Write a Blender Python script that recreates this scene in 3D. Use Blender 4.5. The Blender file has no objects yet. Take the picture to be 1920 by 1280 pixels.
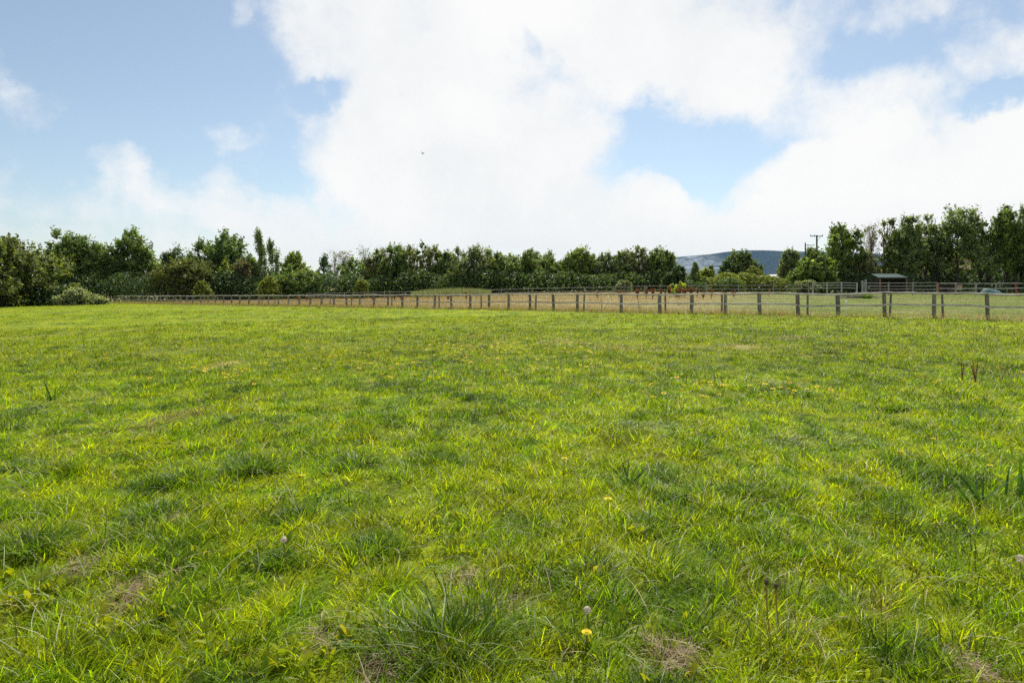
import bpy, math, random
import numpy as np

# ------------------------------------------------------------------ camera, sky, sun, exposure
C = bpy.context.scene
COL = C.collection
F, CX, HY, CAMZ = 1280.0, 960.0, 535.0, 1.30      # photo focal length, centre column, horizon row (1920x1280 pixels), eye height
cam = bpy.data.cameras.new("camera")
cam_o = bpy.data.objects.new("camera", cam)
COL.objects.link(cam_o)
cam.sensor_width = 36.0
cam.lens = 36.0 * F / 1920.0
cam.shift_y = -(640.0 - HY) / 1920.0
cam.clip_end = 20000
cam_o.location = (0, 0, CAMZ)
cam_o.rotation_euler = (math.pi / 2, 0, 0)
C.camera = cam_o

SUN_AZ, SUN_EL = math.radians(9), math.radians(50)   # ahead of the camera, above the frame
sd = bpy.data.lights.new("sun", 'SUN')
sd.energy = 5.0
sd.angle = math.radians(0.53)
sd.color = (1.0, 0.95, 0.87)
so = bpy.data.objects.new("sun", sd)
COL.objects.link(so)
so.rotation_euler = (math.pi / 2 - SUN_EL, 0, math.pi - SUN_AZ)
so.location = (-30, 60, 80)

C.view_settings.view_transform = 'Standard'
C.view_settings.look = 'None'
C.view_settings.gamma = 1.0
C.view_settings.exposure = 0.42
C.cycles.use_denoising = False
C.cycles.use_adaptive_sampling = False
C.cycles.max_bounces = 6
C.cycles.diffuse_bounces = 3
C.cycles.glossy_bounces = 2
C.cycles.transmission_bounces = 3
C.cycles.transparent_max_bounces = 4


class NT:
    """small helper for node trees"""
    def __init__(s, tree):
        s.t = tree
        s.n = tree.nodes
        s.l = tree.links

    def node(s, typ, **kw):
        n = s.n.new(typ)
        for k, v in kw.items():
            setattr(n, k, v)
        return n

    def put(s, sock, v):
        if isinstance(v, bpy.types.NodeSocket):
            s.l.new(v, sock)
        elif v is not None:
            sock.default_value = v

    def math(s, op, a, b=None, c=None, clamp=False):
        n = s.node('ShaderNodeMath', operation=op, use_clamp=clamp)
        s.put(n.inputs[0], a)
        s.put(n.inputs[1], b)
        s.put(n.inputs[2], c)
        return n.outputs[0]

    def vmath(s, op, a, b=None):
        n = s.node('ShaderNodeVectorMath', operation=op)
        s.put(n.inputs[0], a)
        s.put(n.inputs[1], b)
        return n.outputs['Value'] if op in ('LENGTH', 'DOT_PRODUCT', 'DISTANCE') else n.outputs['Vector']

    def noise(s, vec, scale, detail=4, rough=0.55, lac=2.0):
        n = s.node('ShaderNodeTexNoise')
        s.put(n.inputs['Vector'], vec)
        n.inputs['Scale'].default_value = scale
        n.inputs['Detail'].default_value = detail
        n.inputs['Roughness'].default_value = rough
        n.inputs['Lacunarity'].default_value = lac
        return n

    def smooth(s, v, a, b, lo=0.0, hi=1.0):
        n = s.node('ShaderNodeMapRange', interpolation_type='SMOOTHSTEP')
        s.put(n.inputs['Value'], v)
        for k, x in (('From Min', a), ('From Max', b), ('To Min', lo), ('To Max', hi)):
            n.inputs[k].default_value = x
        return n.outputs['Result']

    def mixc(s, f, a, b, blend='MIX'):
        n = s.node('ShaderNodeMix', data_type='RGBA', blend_type=blend)
        s.put(n.inputs[0], f)
        s.put(n.inputs[6], a)
        s.put(n.inputs[7], b)
        return n.outputs[2]


def px_dir(px, py):
    az = math.atan((px - CX) / F)
    el = math.atan((HY - py) / F * math.cos(az))
    return az, el


# clouds, as (column, row, half width, half height, weight) of the photo turned into azimuth / elevation
CLOUDS = [
    (700, 40, 190, 170, 1.0), (840, 120, 270, 190, 1.0), (760, 290, 190, 150, 1.0), (860, 330, 280, 160, 1.0), (1000, 300, 180, 160, 1.0),
    (1060, 50, 230, 150, 1.0), (1230, 60, 240, 130, 1.0), (1370, 130, 190, 110, .9), (1110, 380, 220, 90, 1.0), (1240, 345, 60, 60, .8),
    (760, 430, 330, 60, .8), (1000, 440, 420, 60, 1.0), (1500, 420, 360, 65, 1.0), (1700, 330, 330, 100, 1.05), (1850, 280, 170, 90, 1.0),
    (1560, 210, 230, 85, .62), (1730, 220, 160, 60, .5), (1880, 110, 110, 80, .55), (1700, 30, 110, 45, .4), (1490, 60, 130, 70, .55),
    (460, 375, 190, 55, .66), (420, 330, 60, 45, .48), (300, 360, 130, 34, .46), (230, 330, 66, 42, .5), (190, 285, 50, 46, .54),
    (50, 175, 85, 48, .56), (5, 130, 40, 30, .35), (430, 240, 75, 28, .42), (480, 225, 30, 25, .36), (560, 410, 160, 45, .6), (470, 20, 40, 30, .35),
    (60, 445, 900, 40, .40), (1450, 230, 620, 260, .34), (560, 250, 120, 200, .30), (330, 400, 420, 70, .34),
]
HOLES = [(1310, 262, 145, 60, .55), (1240, 215, 70, 40, .45), (1330, 315, 55, 30, .4), (968, 40, 14, 44, .26), (1000, 95, 14, 44, .26), (1030, 140, 18, 34, .22), (1640, 120, 170, 55, .45), (1860, 195, 80, 24, .4),
         (600, 190, 50, 24, .5), (540, 300, 40, 60, .3), (240, 110, 240, 130, .5)]

W = bpy.data.worlds.new("World")
C.world = W
W.use_nodes = True
w = NT(W.node_tree)
w.n.clear()
tc = w.node('ShaderNodeTexCoord').outputs['Generated']
sx = w.node('ShaderNodeSeparateXYZ')
w.l.new(tc, sx.inputs[0])
az = w.math('ARCTAN2', sx.outputs[0], sx.outputs[1])
el = w.math('ARCSINE', sx.outputs[2])
p = w.node('ShaderNodeCombineXYZ')
w.l.new(az, p.inputs[0])
w.l.new(el, p.inputs[1])
# billow the outlines
nz = w.noise(tc, 5.0, 6, 0.6)
wv = w.vmath('SUBTRACT', nz.outputs['Color'], (0.5, 0.5, 0.5))
ws = w.node('ShaderNodeVectorMath', operation='SCALE')
w.l.new(wv, ws.inputs[0])
ws.inputs['Scale'].default_value = 0.17
pw = w.vmath('ADD', p.outputs[0], ws.outputs[0])


def blob(px, py, rx, ry, wt):
    a, e = px_dir(px, py)
    m = w.node('ShaderNodeVectorMath', operation='SUBTRACT')
    w.l.new(pw, m.inputs[0])
    m.inputs[1].default_value = (a, e, 0)
    ca = math.cos(a)
    d = w.node('ShaderNodeVectorMath', operation='MULTIPLY')
    w.l.new(m.outputs[0], d.inputs[0])
    d.inputs[1].default_value = (F / (rx * ca), F / (ry * ca), 0)
    ln = w.vmath('LENGTH', d.outputs[0])
    return w.smooth(ln, 0.35, 1.45, wt, 0.0)


# far from the framed part of the sky the clouds are loose and broken
back = w.math('MULTIPLY', w.smooth(w.math('ABSOLUTE', az), 0.80, 1.1), 0.45)
high = w.math('MULTIPLY', w.smooth(el, 0.50, 0.75), 0.40)
field = w.math('MAXIMUM', back, high)
for b in CLOUDS:
    field = w.math('MAXIMUM', field, blob(*b))
for b in HOLES:
    field = w.math('SUBTRACT', field, blob(*b))
fb = w.noise(tc, 7.0, 10, 0.66)
fine = w.math('MULTIPLY', w.math('SUBTRACT', fb.outputs['Fac'], 0.5), 2.0)
dens = w.smooth(w.math('ADD', field, fine), 0.03, 0.86)
dens = w.math('MULTIPLY', dens, 0.985)
# grey undersides and soft inner folds
fold = w.noise(tc, 3.6, 9, 0.62)
shade = w.smooth(fold.outputs['Fac'], 0.32, 0.66)
low = w.smooth(el, 0.0, 0.13)
lit = w.math('MULTIPLY', w.math('MULTIPLY_ADD', shade, 0.45, 0.55), w.math('MULTIPLY_ADD', low, 0.5, 0.5))
ccol = w.mixc(lit, (0.74, 0.79, 0.84, 1), (1.0, 1.0, 0.99, 1))
cbg = w.node('ShaderNodeBackground')
w.l.new(ccol, cbg.inputs['Color'])
cbg.inputs['Strength'].default_value = 0.735
sky = w.node('ShaderNodeTexSky', sky_type='NISHITA')
sky.sun_disc = False
sky.sun_elevation = SUN_EL
sky.sun_rotation = SUN_AZ
sky.air_density = 1.0
sky.dust_density = 0.5
sky.ozone_density = 1.6
sbg = w.node('ShaderNodeBackground')
hs = w.node('ShaderNodeHueSaturation')
hs.inputs['Saturation'].default_value = 0.74
w.l.new(sky.outputs[0], hs.inputs['Color'])
w.l.new(w.mixc(1.0, hs.outputs[0], (0.93, 1.022, 1.06, 1), 'MULTIPLY'), sbg.inputs['Color'])
sbg.inputs['Strength'].default_value = 0.078
mx = w.node('ShaderNodeMixShader')
w.l.new(dens, mx.inputs[0])
w.l.new(sbg.outputs[0], mx.inputs[1])
w.l.new(cbg.outputs[0], mx.inputs[2])
wo = w.node('ShaderNodeOutputWorld')
w.l.new(mx.outputs[0], wo.inputs['Surface'])

# ------------------------------------------------------------------ numeric helpers
rng = np.random.default_rng(11)
random.seed(5)


def vnoise(x, y, seed=0):
    x = np.asarray(x, float)
    y = np.asarray(y, float)
    xi = np.floor(x).astype(np.int64)
    yi = np.floor(y).astype(np.int64)
    fx = x - xi
    fy = y - yi
    fx = fx * fx * (3 - 2 * fx)
    fy = fy * fy * (3 - 2 * fy)

    def h(a, b):
        n = (a * 374761393 + b * 668265263 + seed * 1442695041) & 0x7fffffff
        n = ((n ^ (n >> 13)) * 1274126177) & 0x7fffffff
        n = n ^ (n >> 16)
        return (n & 0xffff) / 65535.0
    return (h(xi, yi) * (1 - fx) + h(xi + 1, yi) * fx) * (1 - fy) + (h(xi, yi + 1) * (1 - fx) + h(xi + 1, yi + 1) * fx) * fy


def fbm(x, y, seed=0, octv=4):
    s, a, t = 0.0, 1.0, 0.0
    for i in range(octv):
        s = s + a * vnoise(np.asarray(x) * 2 ** i + 17.3 * i, np.asarray(y) * 2 ** i - 9.1 * i, seed + i)
        t += a
        a *= 0.5
    return s / t


def sstep(a, b, x):
    t = np.clip((np.asarray(x, float) - a) / (b - a), 0, 1)
    return t * t * (3 - 2 * t)


FA, FB = np.array([18.22, 26.50]), np.array([-59.8, 101.3])      # the near fence runs along this line
FD = (FA - FB) / np.linalg.norm(FA - FB)
FN = np.array([-FD[1], FD[0]])                                    # pointing away from the camera


def beyond(x, y):
    return (np.asarray(x) - FA[0]) * FN[0] + (np.asarray(y) - FA[1]) * FN[1]


def ground(x, y):
    x = np.asarray(x, float)
    y = np.asarray(y, float)
    s = np.logaddexp(0, (18.0 - x) / 4.0) * 4.0
    s = np.minimum(s, 110)
    z = -0.0168 * s * sstep(0, 32, y)
    z = z + 0.34 * sstep(3, 40, beyond(x, y)) * sstep(-25, 8, x)
    r = np.hypot(x, y)
    k = 1 - sstep(60, 140, r)
    z = z + k * (0.07 * (fbm(x * 0.45, y * 0.45, 3, 3) - 0.5) + 0.07 * (fbm(x * 1.6, y * 1.6, 8, 3) - 0.5))
    return z


def gz(x, y):
    return float(ground(np.array([x]), np.array([y]))[0])


def at(px, py):
    """the point of the ground seen at a pixel of the photo"""
    d = np.array([(px - CX) / F, 1.0, (HY - py) / F])
    t = CAMZ / max(-d[2], 1e-4)
    for _ in range(30):
        q = d * t
        t2 = (gz(q[0], q[1]) - CAMZ) / d[2]
        t = 0.5 * t + 0.5 * t2
    q = d * t
    return np.array([q[0], q[1], gz(q[0], q[1])])


def on_depth(px, D):
    x = (px - CX) / F * D
    return np.array([x, D, gz(x, D)])


def z_at(py, D):
    return CAMZ + (HY - py) / F * D


# ------------------------------------------------------------------ mesh helpers
class Acc:
    """collects vertex and face arrays, then links them as ONE mesh object"""
    def __init__(s):
        s.v, s.q, s.t, s.c, s.n = [], [], [], [], 0

    def add(s, v, quads=None, tris=None, col=None):
        v = np.asarray(v, float).reshape(-1, 3)
        if quads is not None and len(quads):
            s.q.append(np.asarray(quads).reshape(-1, 4) + s.n)
        if tris is not None and len(tris):
            s.t.append(np.asarray(tris).reshape(-1, 3) + s.n)
        s.v.append(v)
        c = np.ones((len(v), 4))
        if col is not None:
            c[:, :3] = col
        s.c.append(c)
        s.n += len(v)

    def box(s, c, size, rz=0.0, tilt=(0, 0), col=None, taper=1.0):
        hx, hy, hz = np.array(size) / 2
        b = np.array([[-hx, -hy, -hz], [hx, -hy, -hz], [hx, hy, -hz], [-hx, hy, -hz],
                      [-hx * taper, -hy * taper, hz], [hx * taper, -hy * taper, hz], [hx * taper, hy * taper, hz], [-hx * taper, hy * taper, hz]])
        b[:, 0] += tilt[0] * (b[:, 2] + hz)
        b[:, 1] += tilt[1] * (b[:, 2] + hz)
        cz, sz = math.cos(rz), math.sin(rz)
        b = np.stack([b[:, 0] * cz - b[:, 1] * sz, b[:, 0] * sz + b[:, 1] * cz, b[:, 2]], 1) + np.array(c)
        s.add(b, [[0, 3, 2, 1], [4, 5, 6, 7], [0, 1, 5, 4], [1, 2, 6, 5], [2, 3, 7, 6], [3, 0, 4, 7]], col=col)

    def tube(s, pts, rad, sides=5, col=None, cap=True):
        pts = np.asarray(pts, float)
        rad = np.broadcast_to(np.asarray(rad, float), (len(pts),))
        d = np.gradient(pts, axis=0)
        d /= np.linalg.norm(d, axis=1)[:, None] + 1e-9
        ref = np.where(np.abs(d[:, 2:3]) > 0.9, np.array([[1.0, 0, 0]]), np.array([[0, 0, 1.0]]))
        a = np.cross(d, ref)
        a /= np.linalg.norm(a, axis=1)[:, None] + 1e-9
        b = np.cross(d, a)
        th = np.arange(sides) / sides * 2 * math.pi
        v = pts[:, None] + rad[:, None, None] * (np.cos(th)[None, :, None] * a[:, None] + np.sin(th)[None, :, None] * b[:, None])
        n = len(pts)
        i = np.arange(n - 1)[:, None] * sides
        j = np.arange(sides)[None]
        k = (j + 1) % sides
        q = np.stack([i + j, i + k, i + sides + k, i + sides + j], -1).reshape(-1, 4)
        t = None
        v = v.reshape(-1, 3)
        if cap:
            v = np.vstack([v, pts[:1], pts[-1:]])
            jj = np.arange(sides)
            kk = (jj + 1) % sides
            t = np.vstack([np.stack([np.full(sides, n * sides), kk, jj], 1), np.stack([np.full(sides, n * sides + 1), (n - 1) * sides + jj, (n - 1) * sides + kk], 1)])
        s.add(v, q, t, col)

    def build(s, name, mat, parent=None, smooth=False, origin=None):
        v = np.concatenate(s.v)
        if origin is not None:
            v = v - np.array(origin)
        me = bpy.data.meshes.new(name)
        q = np.concatenate(s.q) if s.q else np.zeros((0, 4), int)
        t = np.concatenate(s.t) if s.t else np.zeros((0, 3), int)
        me.vertices.add(len(v))
        me.vertices.foreach_set('co', v.astype(np.float32).ravel())
        nl = q.size + t.size
        me.loops.add(nl)
        me.loops.foreach_set('vertex_index', np.concatenate([q.ravel(), t.ravel()]).astype(np.int32))
        me.polygons.add(len(q) + len(t))
        st = np.concatenate([np.arange(len(q)) * 4, q.size + np.arange(len(t)) * 3]).astype(np.int32)
        me.polygons.foreach_set('loop_start', st)
        me.polygons.foreach_set('use_smooth', np.full(len(st), smooth))
        ca = me.color_attributes.new('Col', 'FLOAT_COLOR', 'POINT')
        ca.data.foreach_set('color', np.concatenate(s.c).astype(np.float32).ravel())
        me.update()
        me.validate()
        if mat:
            me.materials.append(mat)
        o = bpy.data.objects.new(name, me)
        COL.objects.link(o)
        if origin is not None and parent is None:
            o.location = origin
        if parent is not None:
            o.parent = parent
        return o


def tag(o, label=None, cat=None, group=None, kind=None):
    for k, v in (('label', label), ('category', cat), ('group', group), ('kind', kind)):
        if v:
            o[k] = v
    return o


def thing(name, loc, label, cat, group=None, rz=0.0):
    o = bpy.data.objects.new(name, None)
    COL.objects.link(o)
    o.location = loc
    o.rotation_euler = (0, 0, rz)
    o.empty_display_size = 0.2
    return tag(o, label, cat, group)


def copy_tree(o, parent=None):
    kids = [c for c in bpy.data.objects if c.parent == o]
    c = o.copy()
    COL.objects.link(c)
    if parent is not None:
        c.parent = parent
    for k in kids:
        copy_tree(k, c)
    return c


# ------------------------------------------------------------------ materials
def mat_new(name):
    m = bpy.data.materials.new(name)
    m.use_nodes = True
    k = NT(m.node_tree)
    k.n.clear()
    out = k.node('ShaderNodeOutputMaterial')
    return m, k, out


def mat_leaf(name, trans=0.4, gloss=0.35, rough=0.45, warm=(1.35, 1.2, 0.5)):
    """thin leaf: coloured by its own vertex colour, lets some light through"""
    m, k, out = mat_new(name)
    a = k.node('ShaderNodeAttribute', attribute_name='Col')
    pr = k.node('ShaderNodeBsdfPrincipled')
    k.l.new(a.outputs['Color'], pr.inputs['Base Color'])
    pr.inputs['Roughness'].default_value = rough
    pr.inputs['Specular IOR Level'].default_value = gloss
    tr = k.node('ShaderNodeBsdfTranslucent')
    tcol = k.mixc(1.0, a.outputs['Color'], (*warm, 1), 'MULTIPLY')
    k.l.new(tcol, tr.inputs['Color'])
    mix = k.node('ShaderNodeMixShader')
    mix.inputs[0].default_value = trans
    k.l.new(pr.outputs[0], mix.inputs[1])
    k.l.new(tr.outputs[0], mix.inputs[2])
    k.l.new(mix.outputs[0], out.inputs['Surface'])
    return m


def mat_wood(name, a, b, scale=14.0, rough=0.8, grain=(1, 1, 0.08), use_col=False):
    m, k, out = mat_new(name)
    tcn = k.node('ShaderNodeTexCoord').outputs['Object']
    mp = k.node('ShaderNodeMapping')
    mp.inputs['Scale'].default_value = grain
    k.l.new(tcn, mp.inputs['Vector'])
    n1 = k.noise(mp.outputs[0], scale, 5, 0.65)
    n2 = k.noise(tcn, 2.3, 4, 0.6)
    f = k.math('MULTIPLY_ADD', n1.outputs['Fac'], 0.7, k.math('MULTIPLY', n2.outputs['Fac'], 0.3))
    col = k.mixc(k.smooth(f, 0.36, 0.64), (*a, 1), (*b, 1))
    if use_col:
        at_ = k.node('ShaderNodeAttribute', attribute_name='Col')
        col = k.mixc(1.0, col, at_.outputs['Color'], 'MULTIPLY')
    pr = k.node('ShaderNodeBsdfPrincipled')
    k.l.new(col, pr.inputs['Base Color'])
    pr.inputs['Roughness'].default_value = rough
    pr.inputs['Specular IOR Level'].default_value = 0.25
    bp = k.node('ShaderNodeBump')
    bp.inputs['Strength'].default_value = 0.5
    bp.inputs['Distance'].default_value = 0.01
    k.l.new(n1.outputs['Fac'], bp.inputs['Height'])
    k.l.new(bp.outputs[0], pr.inputs['Normal'])
    k.l.new(pr.outputs[0], out.inputs['Surface'])
    return m


def mat_plain(name, col, rough=0.7, var=0.25, scale=3.0, metal=0.0, use_col=False):
    m, k, out = mat_new(name)
    tcn = k.node('ShaderNodeTexCoord').outputs['Object']
    n = k.noise(tcn, scale, 5, 0.6)
    f = k.smooth(n.outputs['Fac'], 0.3, 0.7, 1 - var, 1 + var * 0.4)
    v = k.node('ShaderNodeVectorMath', operation='SCALE')
    if use_col:
        a = k.node('ShaderNodeAttribute', attribute_name='Col')
        k.l.new(a.outputs['Color'], v.inputs[0])
    else:
        v.inputs[0].default_value = col
    k.l.new(f, v.inputs['Scale'])
    pr = k.node('ShaderNodeBsdfPrincipled')
    k.l.new(v.outputs[0], pr.inputs['Base Color'])
    pr.inputs['Roughness'].default_value = rough
    pr.inputs['Metallic'].default_value = metal
    pr.inputs['Specular IOR Level'].default_value = 0.5 if rough < 0.5 else 0.2
    k.l.new(pr.outputs[0], out.inputs['Surface'])
    return m


M_GRASS = mat_leaf('grass_blade', 0.60, 0.20, 0.40, (1.22, 1.25, 0.28))
M_DRY = mat_leaf('dry_blade', 0.4, 0.12, 0.7, (1.2, 1.05, 0.8))
M_LEAF = mat_leaf('tree_leaf', 0.44, 0.18, 0.5, (1.45, 1.4, 0.55))
M_BROAD = mat_leaf('broad_leaf', 0.5, 0.15, 0.5, (1.5, 1.25, 0.35))
M_BARK = mat_wood('bark', (0.055, 0.045, 0.035), (0.13, 0.115, 0.095), 9.0, 0.9)
M_PALEBARK = mat_wood('pale_bark', (0.16, 0.14, 0.12), (0.34, 0.31, 0.27), 9.0, 0.9)
M_RAIL = mat_wood('weathered_rail', (0.26, 0.245, 0.23), (0.56, 0.535, 0.51), 12.0, 0.75, (0.25, 0.25, 1.2), True)
M_POST = mat_wood('weathered_post', (0.10, 0.091, 0.080), (0.27, 0.252, 0.228), 12.0, 0.85, (1, 1, 0.1), True)
M_PALEWOOD = mat_wood('silvered_wood', (0.18, 0.172, 0.166), (0.36, 0.348, 0.336), 12.0, 0.8, (0.3, 0.3, 1), True)
M_PETAL = mat_plain('petal', (1, 1, 1), 0.6, 0.1, 40, 0, True)

# ------------------------------------------------------------------ the ground: one sheet out to the horizon
def dry_amount(x, y):
    """0 green .. 1 dry, over the field, the strip along the fence and the paddock beyond"""
    x = np.asarray(x, float)
    y = np.asarray(y, float)
    b = beyond(x, y)
    n = fbm(x * 0.35, y * 0.35, 21, 4)
    strip = np.exp(-((b - 0.15) / 0.55) ** 2) * (0.55 + 0.8 * n)
    east = sstep(-11.0, 2.0, x - 0.42 * y + 4 * (n - 0.5))
    pad = sstep(0.3, 1.6, b) * (0.22 + 0.58 * (1 - east) + 1.1 * (n - 0.5) * (0.6 + 0.4 * east))
    pad = np.where(east > 0.3, pad * (1 - 0.35 * sstep(6, 14, b)), pad)
    return np.clip(np.maximum(strip, pad), 0, 1)


# tan, worn patches of the field, from the photo: column, row, half width, half height, strength
TAN = [(1395, 650, 34, 6, .9), (1180, 655, 75, 7, .6), (900, 631, 45, 5, .5), (1060, 640, 60, 6, .4), (420, 682, 34, 9, .75), (335, 782, 26, 26, .85), (1480, 633, 45, 5, .55),
       (1300, 652, 60, 6, .5), (1900, 700, 30, 16, .35), (170, 740, 22, 8, .35), (1890, 800, 34, 16, .4), (60, 632, 40, 5, .3), (530, 612, 60, 3, .35), (1120, 775, 40, 6, .25)]
BARE = [(240, 1118, 44, 42, .95), (722, 1232, 42, 44, .95), (1262, 1232, 48, 30, .8), (1830, 1262, 40, 40, .7), (880, 1085, 42, 16, .6), (150, 1062, 40, 26, .45), (610, 1195, 40, 10, .3),
        (1640, 1150, 30, 12, .3), (960, 1128, 40, 10, .35), (1500, 1195, 50, 30, .25), (320, 985, 20, 10, .6)]
SHEEN = [(60, 612, 70, 5, .8), (340, 657, 60, 8, .7), (180, 622, 70, 6, .5), (90, 770, 90, 30, .5), (130, 830, 120, 40, .35), (520, 800, 60, 16, .4), (1210, 800, 60, 12, .55), (880, 812, 60, 14, .3),  # where flattened grass gleams; the gleam is put into blade colour
         (1450, 720, 70, 8, .45), (1480, 830, 60, 14, .5), (30, 880, 50, 30, .6), (1590, 832, 60, 14, .35), (700, 870, 40, 16, .4), (1310, 690, 60, 6, .3), (720, 612, 70, 4, .35), (860, 613, 50, 4, .35)]


def world_patches(lst):
    out = []
    for px, py, hw, hh, s in lst:
        c = at(px, py)
        a = at(px, py - hh)
        b = at(px, py + hh)
        out.append((c[0], c[1], hw / F * c[1], max(abs(a[1] - b[1]) / 2, 0.12), s))
    return out


TAN_W, BARE_W, SHEEN_W = world_patches(TAN), world_patches(BARE), world_patches(SHEEN)


def patch(x, y, lst, seed):
    f = np.zeros_like(x)
    wob = 0.7 * (fbm(x * 1.1 + 0.03 * y, y * 0.9, seed, 3) - 0.5) + 0.5 * (fbm(x * 4, y * 4, seed + 5, 2) - 0.5)
    for cx, cy, rx, ry, s in lst:
        d = np.sqrt(((x - cx) / rx) ** 2 + ((y - cy) / ry) ** 2) + wob
        f = np.maximum(f, s * (1 - sstep(0.35, 1.35, d)))
    return f


G_YEL = np.array([0.335, 0.400, 0.008])
G_MID = np.array([0.195, 0.305, 0.010])
G_DRK = np.array([0.044, 0.100, 0.012])
G_TAN = np.array([0.35, 0.295, 0.145])
G_PAL = np.array([0.27, 0.31, 0.170])
G_PAD = np.array([0.115, 0.160, 0.020])


def field_colour(x, y):
    n1 = fbm(x * 0.55, y * 0.40, 31, 4)
    n2 = fbm(x * 2.1, y * 1.6, 41, 3)
    n3 = fbm(x * 0.11, y * 0.09, 51, 3)
    n4 = fbm(x * 6.0, y * 5.0, 57, 2)
    f = np.clip(0.74 + 0.5 * (n1 - 0.5) + 1.0 * (n2 - 0.5) + 0.35 * (n3 - 0.5) + 1.5 * (n4 - 0.5), 0, 1)[:, None]
    c = np.where(f > 0.5, G_MID + (G_YEL - G_MID) * (f - 0.5) * 2, G_DRK + (G_MID - G_DRK) * f * 2)
    # the far half of the field is duller, with brown seed heads among the green
    far = (sstep(6, 16, y) * (0.38 + 0.5 * fbm(x * 0.3, y * 0.16, 61, 3)))[:, None]
    c = c * (1 - 0.62 * far) + np.array([0.135, 0.130, 0.018]) * 0.62 * far
    return c


gr = np.concatenate([[0.0], 0.6 * 1.0255 ** np.arange(367)])
ga = np.radians(np.concatenate([np.arange(-180, -60, 4), np.arange(-60, 60, 0.8), np.arange(60, 180, 4)]))
gx = gr[1:, None] * np.sin(ga)[None]
gy = gr[1:, None] * np.cos(ga)[None]
gv = np.concatenate([[[0, 0, gz(0, 0)]], np.stack([gx.ravel(), gy.ravel(), ground(gx.ravel(), gy.ravel())], 1)])
na = len(ga)
i = np.arange(len(gr) - 2)[:, None] * na + 1
j = np.arange(na)[None]
k = (j + 1) % na
gq = np.stack([i + j, i + na + j, i + na + k, i + k], -1).reshape(-1, 4)
gt = np.stack([np.zeros(na, int), np.arange(na) + 1, (np.arange(na) + 1) % na + 1], 1)
xx, yy = gv[:, 0], gv[:, 1]
gc = field_colour(xx, yy)
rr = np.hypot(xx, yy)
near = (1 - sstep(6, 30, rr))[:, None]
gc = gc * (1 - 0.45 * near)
b_ = beyond(xx, yy)
pd = sstep(0.2, 1.5, b_)[:, None]
gc = gc * (1 - pd) + pd * G_PAD
dr = np.maximum(dry_amount(xx, yy), 0.8 * patch(xx, yy, TAN_W, 71))[:, None]
gc = gc * (1 - dr) + G_TAN * dr
br = patch(xx, yy, BARE_W, 81)[:, None]
gc = gc * (1 - br) + np.array([0.20, 0.145, 0.09]) * br
acc = Acc()
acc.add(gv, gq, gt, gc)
m, k_, out = mat_new('meadow_soil')
a_ = k_.node('ShaderNodeAttribute', attribute_name='Col')
tcn = k_.node('ShaderNodeNewGeometry').outputs['Position']
n_ = k_.noise(tcn, 9.0, 6, 0.7)
n2_ = k_.noise(tcn, 1.4, 5, 0.6)
f_ = k_.math('MULTIPLY', k_.smooth(n_.outputs['Fac'], 0.3, 0.7, 0.45, 1.25), k_.smooth(n2_.outputs['Fac'], 0.3, 0.7, 0.7, 1.2))
sv = k_.node('ShaderNodeVectorMath', operation='SCALE')
k_.l.new(a_.outputs['Color'], sv.inputs[0])
k_.l.new(f_, sv.inputs['Scale'])
pr_ = k_.node('ShaderNodeBsdfPrincipled')
k_.l.new(sv.outputs[0], pr_.inputs['Base Color'])
pr_.inputs['Roughness'].default_value = 0.9
pr_.inputs['Specular IOR Level'].default_value = 0.08
bp_ = k_.node('ShaderNodeBump')
bp_.inputs['Distance'].default_value = 0.05
bp_.inputs['Strength'].default_value = 0.8
k_.l.new(n_.outputs['Fac'], bp_.inputs['Height'])
k_.l.new(bp_.outputs[0], pr_.inputs['Normal'])
k_.l.new(pr_.outputs[0], out.inputs['Surface'])
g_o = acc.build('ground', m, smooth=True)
tag(g_o, kind='structure')


# ------------------------------------------------------------------ the distant hill
def hill_mesh():
    cols = np.linspace(820, 2050, 240)
    prof_x = [820, 1000, 1150, 1258, 1330, 1380, 1440, 1500, 1545, 1600, 1720, 1850, 2050]
    prof_y = [505, 496, 487, 481, 479.5, 473, 468.5, 467, 468, 474, 486, 498, 510]
    top = np.interp(cols, prof_x, prof_y)
    ker = np.hanning(9) / np.hanning(9).sum()
    top = np.convolve(np.pad(top, 4, 'edge'), ker, 'valid')
    rows = np.linspace(0, 1, 60)
    V, colr = [], []
    for r_ in rows:
        D = 3000 + 1500 * r_
        hgt = (HY - top) / F * 4500
        zz = hgt * (r_ ** 0.8) * (1 - 0.06 * np.sin(r_ * 9 + cols * 0.02)) - 12 * (1 - r_)
        V.append(np.stack([(cols - CX) / F * D, np.full_like(cols, D), zz], 1))
    V.append(np.stack([(cols - CX) / F * 6200, np.full_like(cols, 6200.0), np.full_like(cols, -20.0)], 1))
    V = np.concatenate(V)
    n, mcol = 61, len(cols)
    i = np.arange(n - 1)[:, None] * mcol
    j = np.arange(mcol - 1)[None]
    q = np.stack([i + j, i + j + 1, i + mcol + j + 1, i + mcol + j], -1).reshape(-1, 4)
    a = Acc()
    a.add(V, q)
    return a


m, k_, out = mat_new('hazy_heath_and_woods')
pos = k_.node('ShaderNodeNewGeometry').outputs['Position']
mp_ = k_.node('ShaderNodeMapping')
mp_.inputs['Scale'].default_value = (0.0011, 0.0006, 0.004)
k_.l.new(pos, mp_.inputs['Vector'])
nA = k_.noise(mp_.outputs[0], 2.6, 4, 0.55)
mp2 = k_.node('ShaderNodeMapping')
mp2.inputs['Scale'].default_value = (0.02, 0.004, 0.05)
k_.l.new(pos, mp2.inputs['Vector'])
nB = k_.noise(mp2.outputs[0], 1.6, 4, 0.7)
sep_ = k_.node('ShaderNodeSeparateXYZ')
k_.l.new(pos, sep_.inputs[0])
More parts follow.
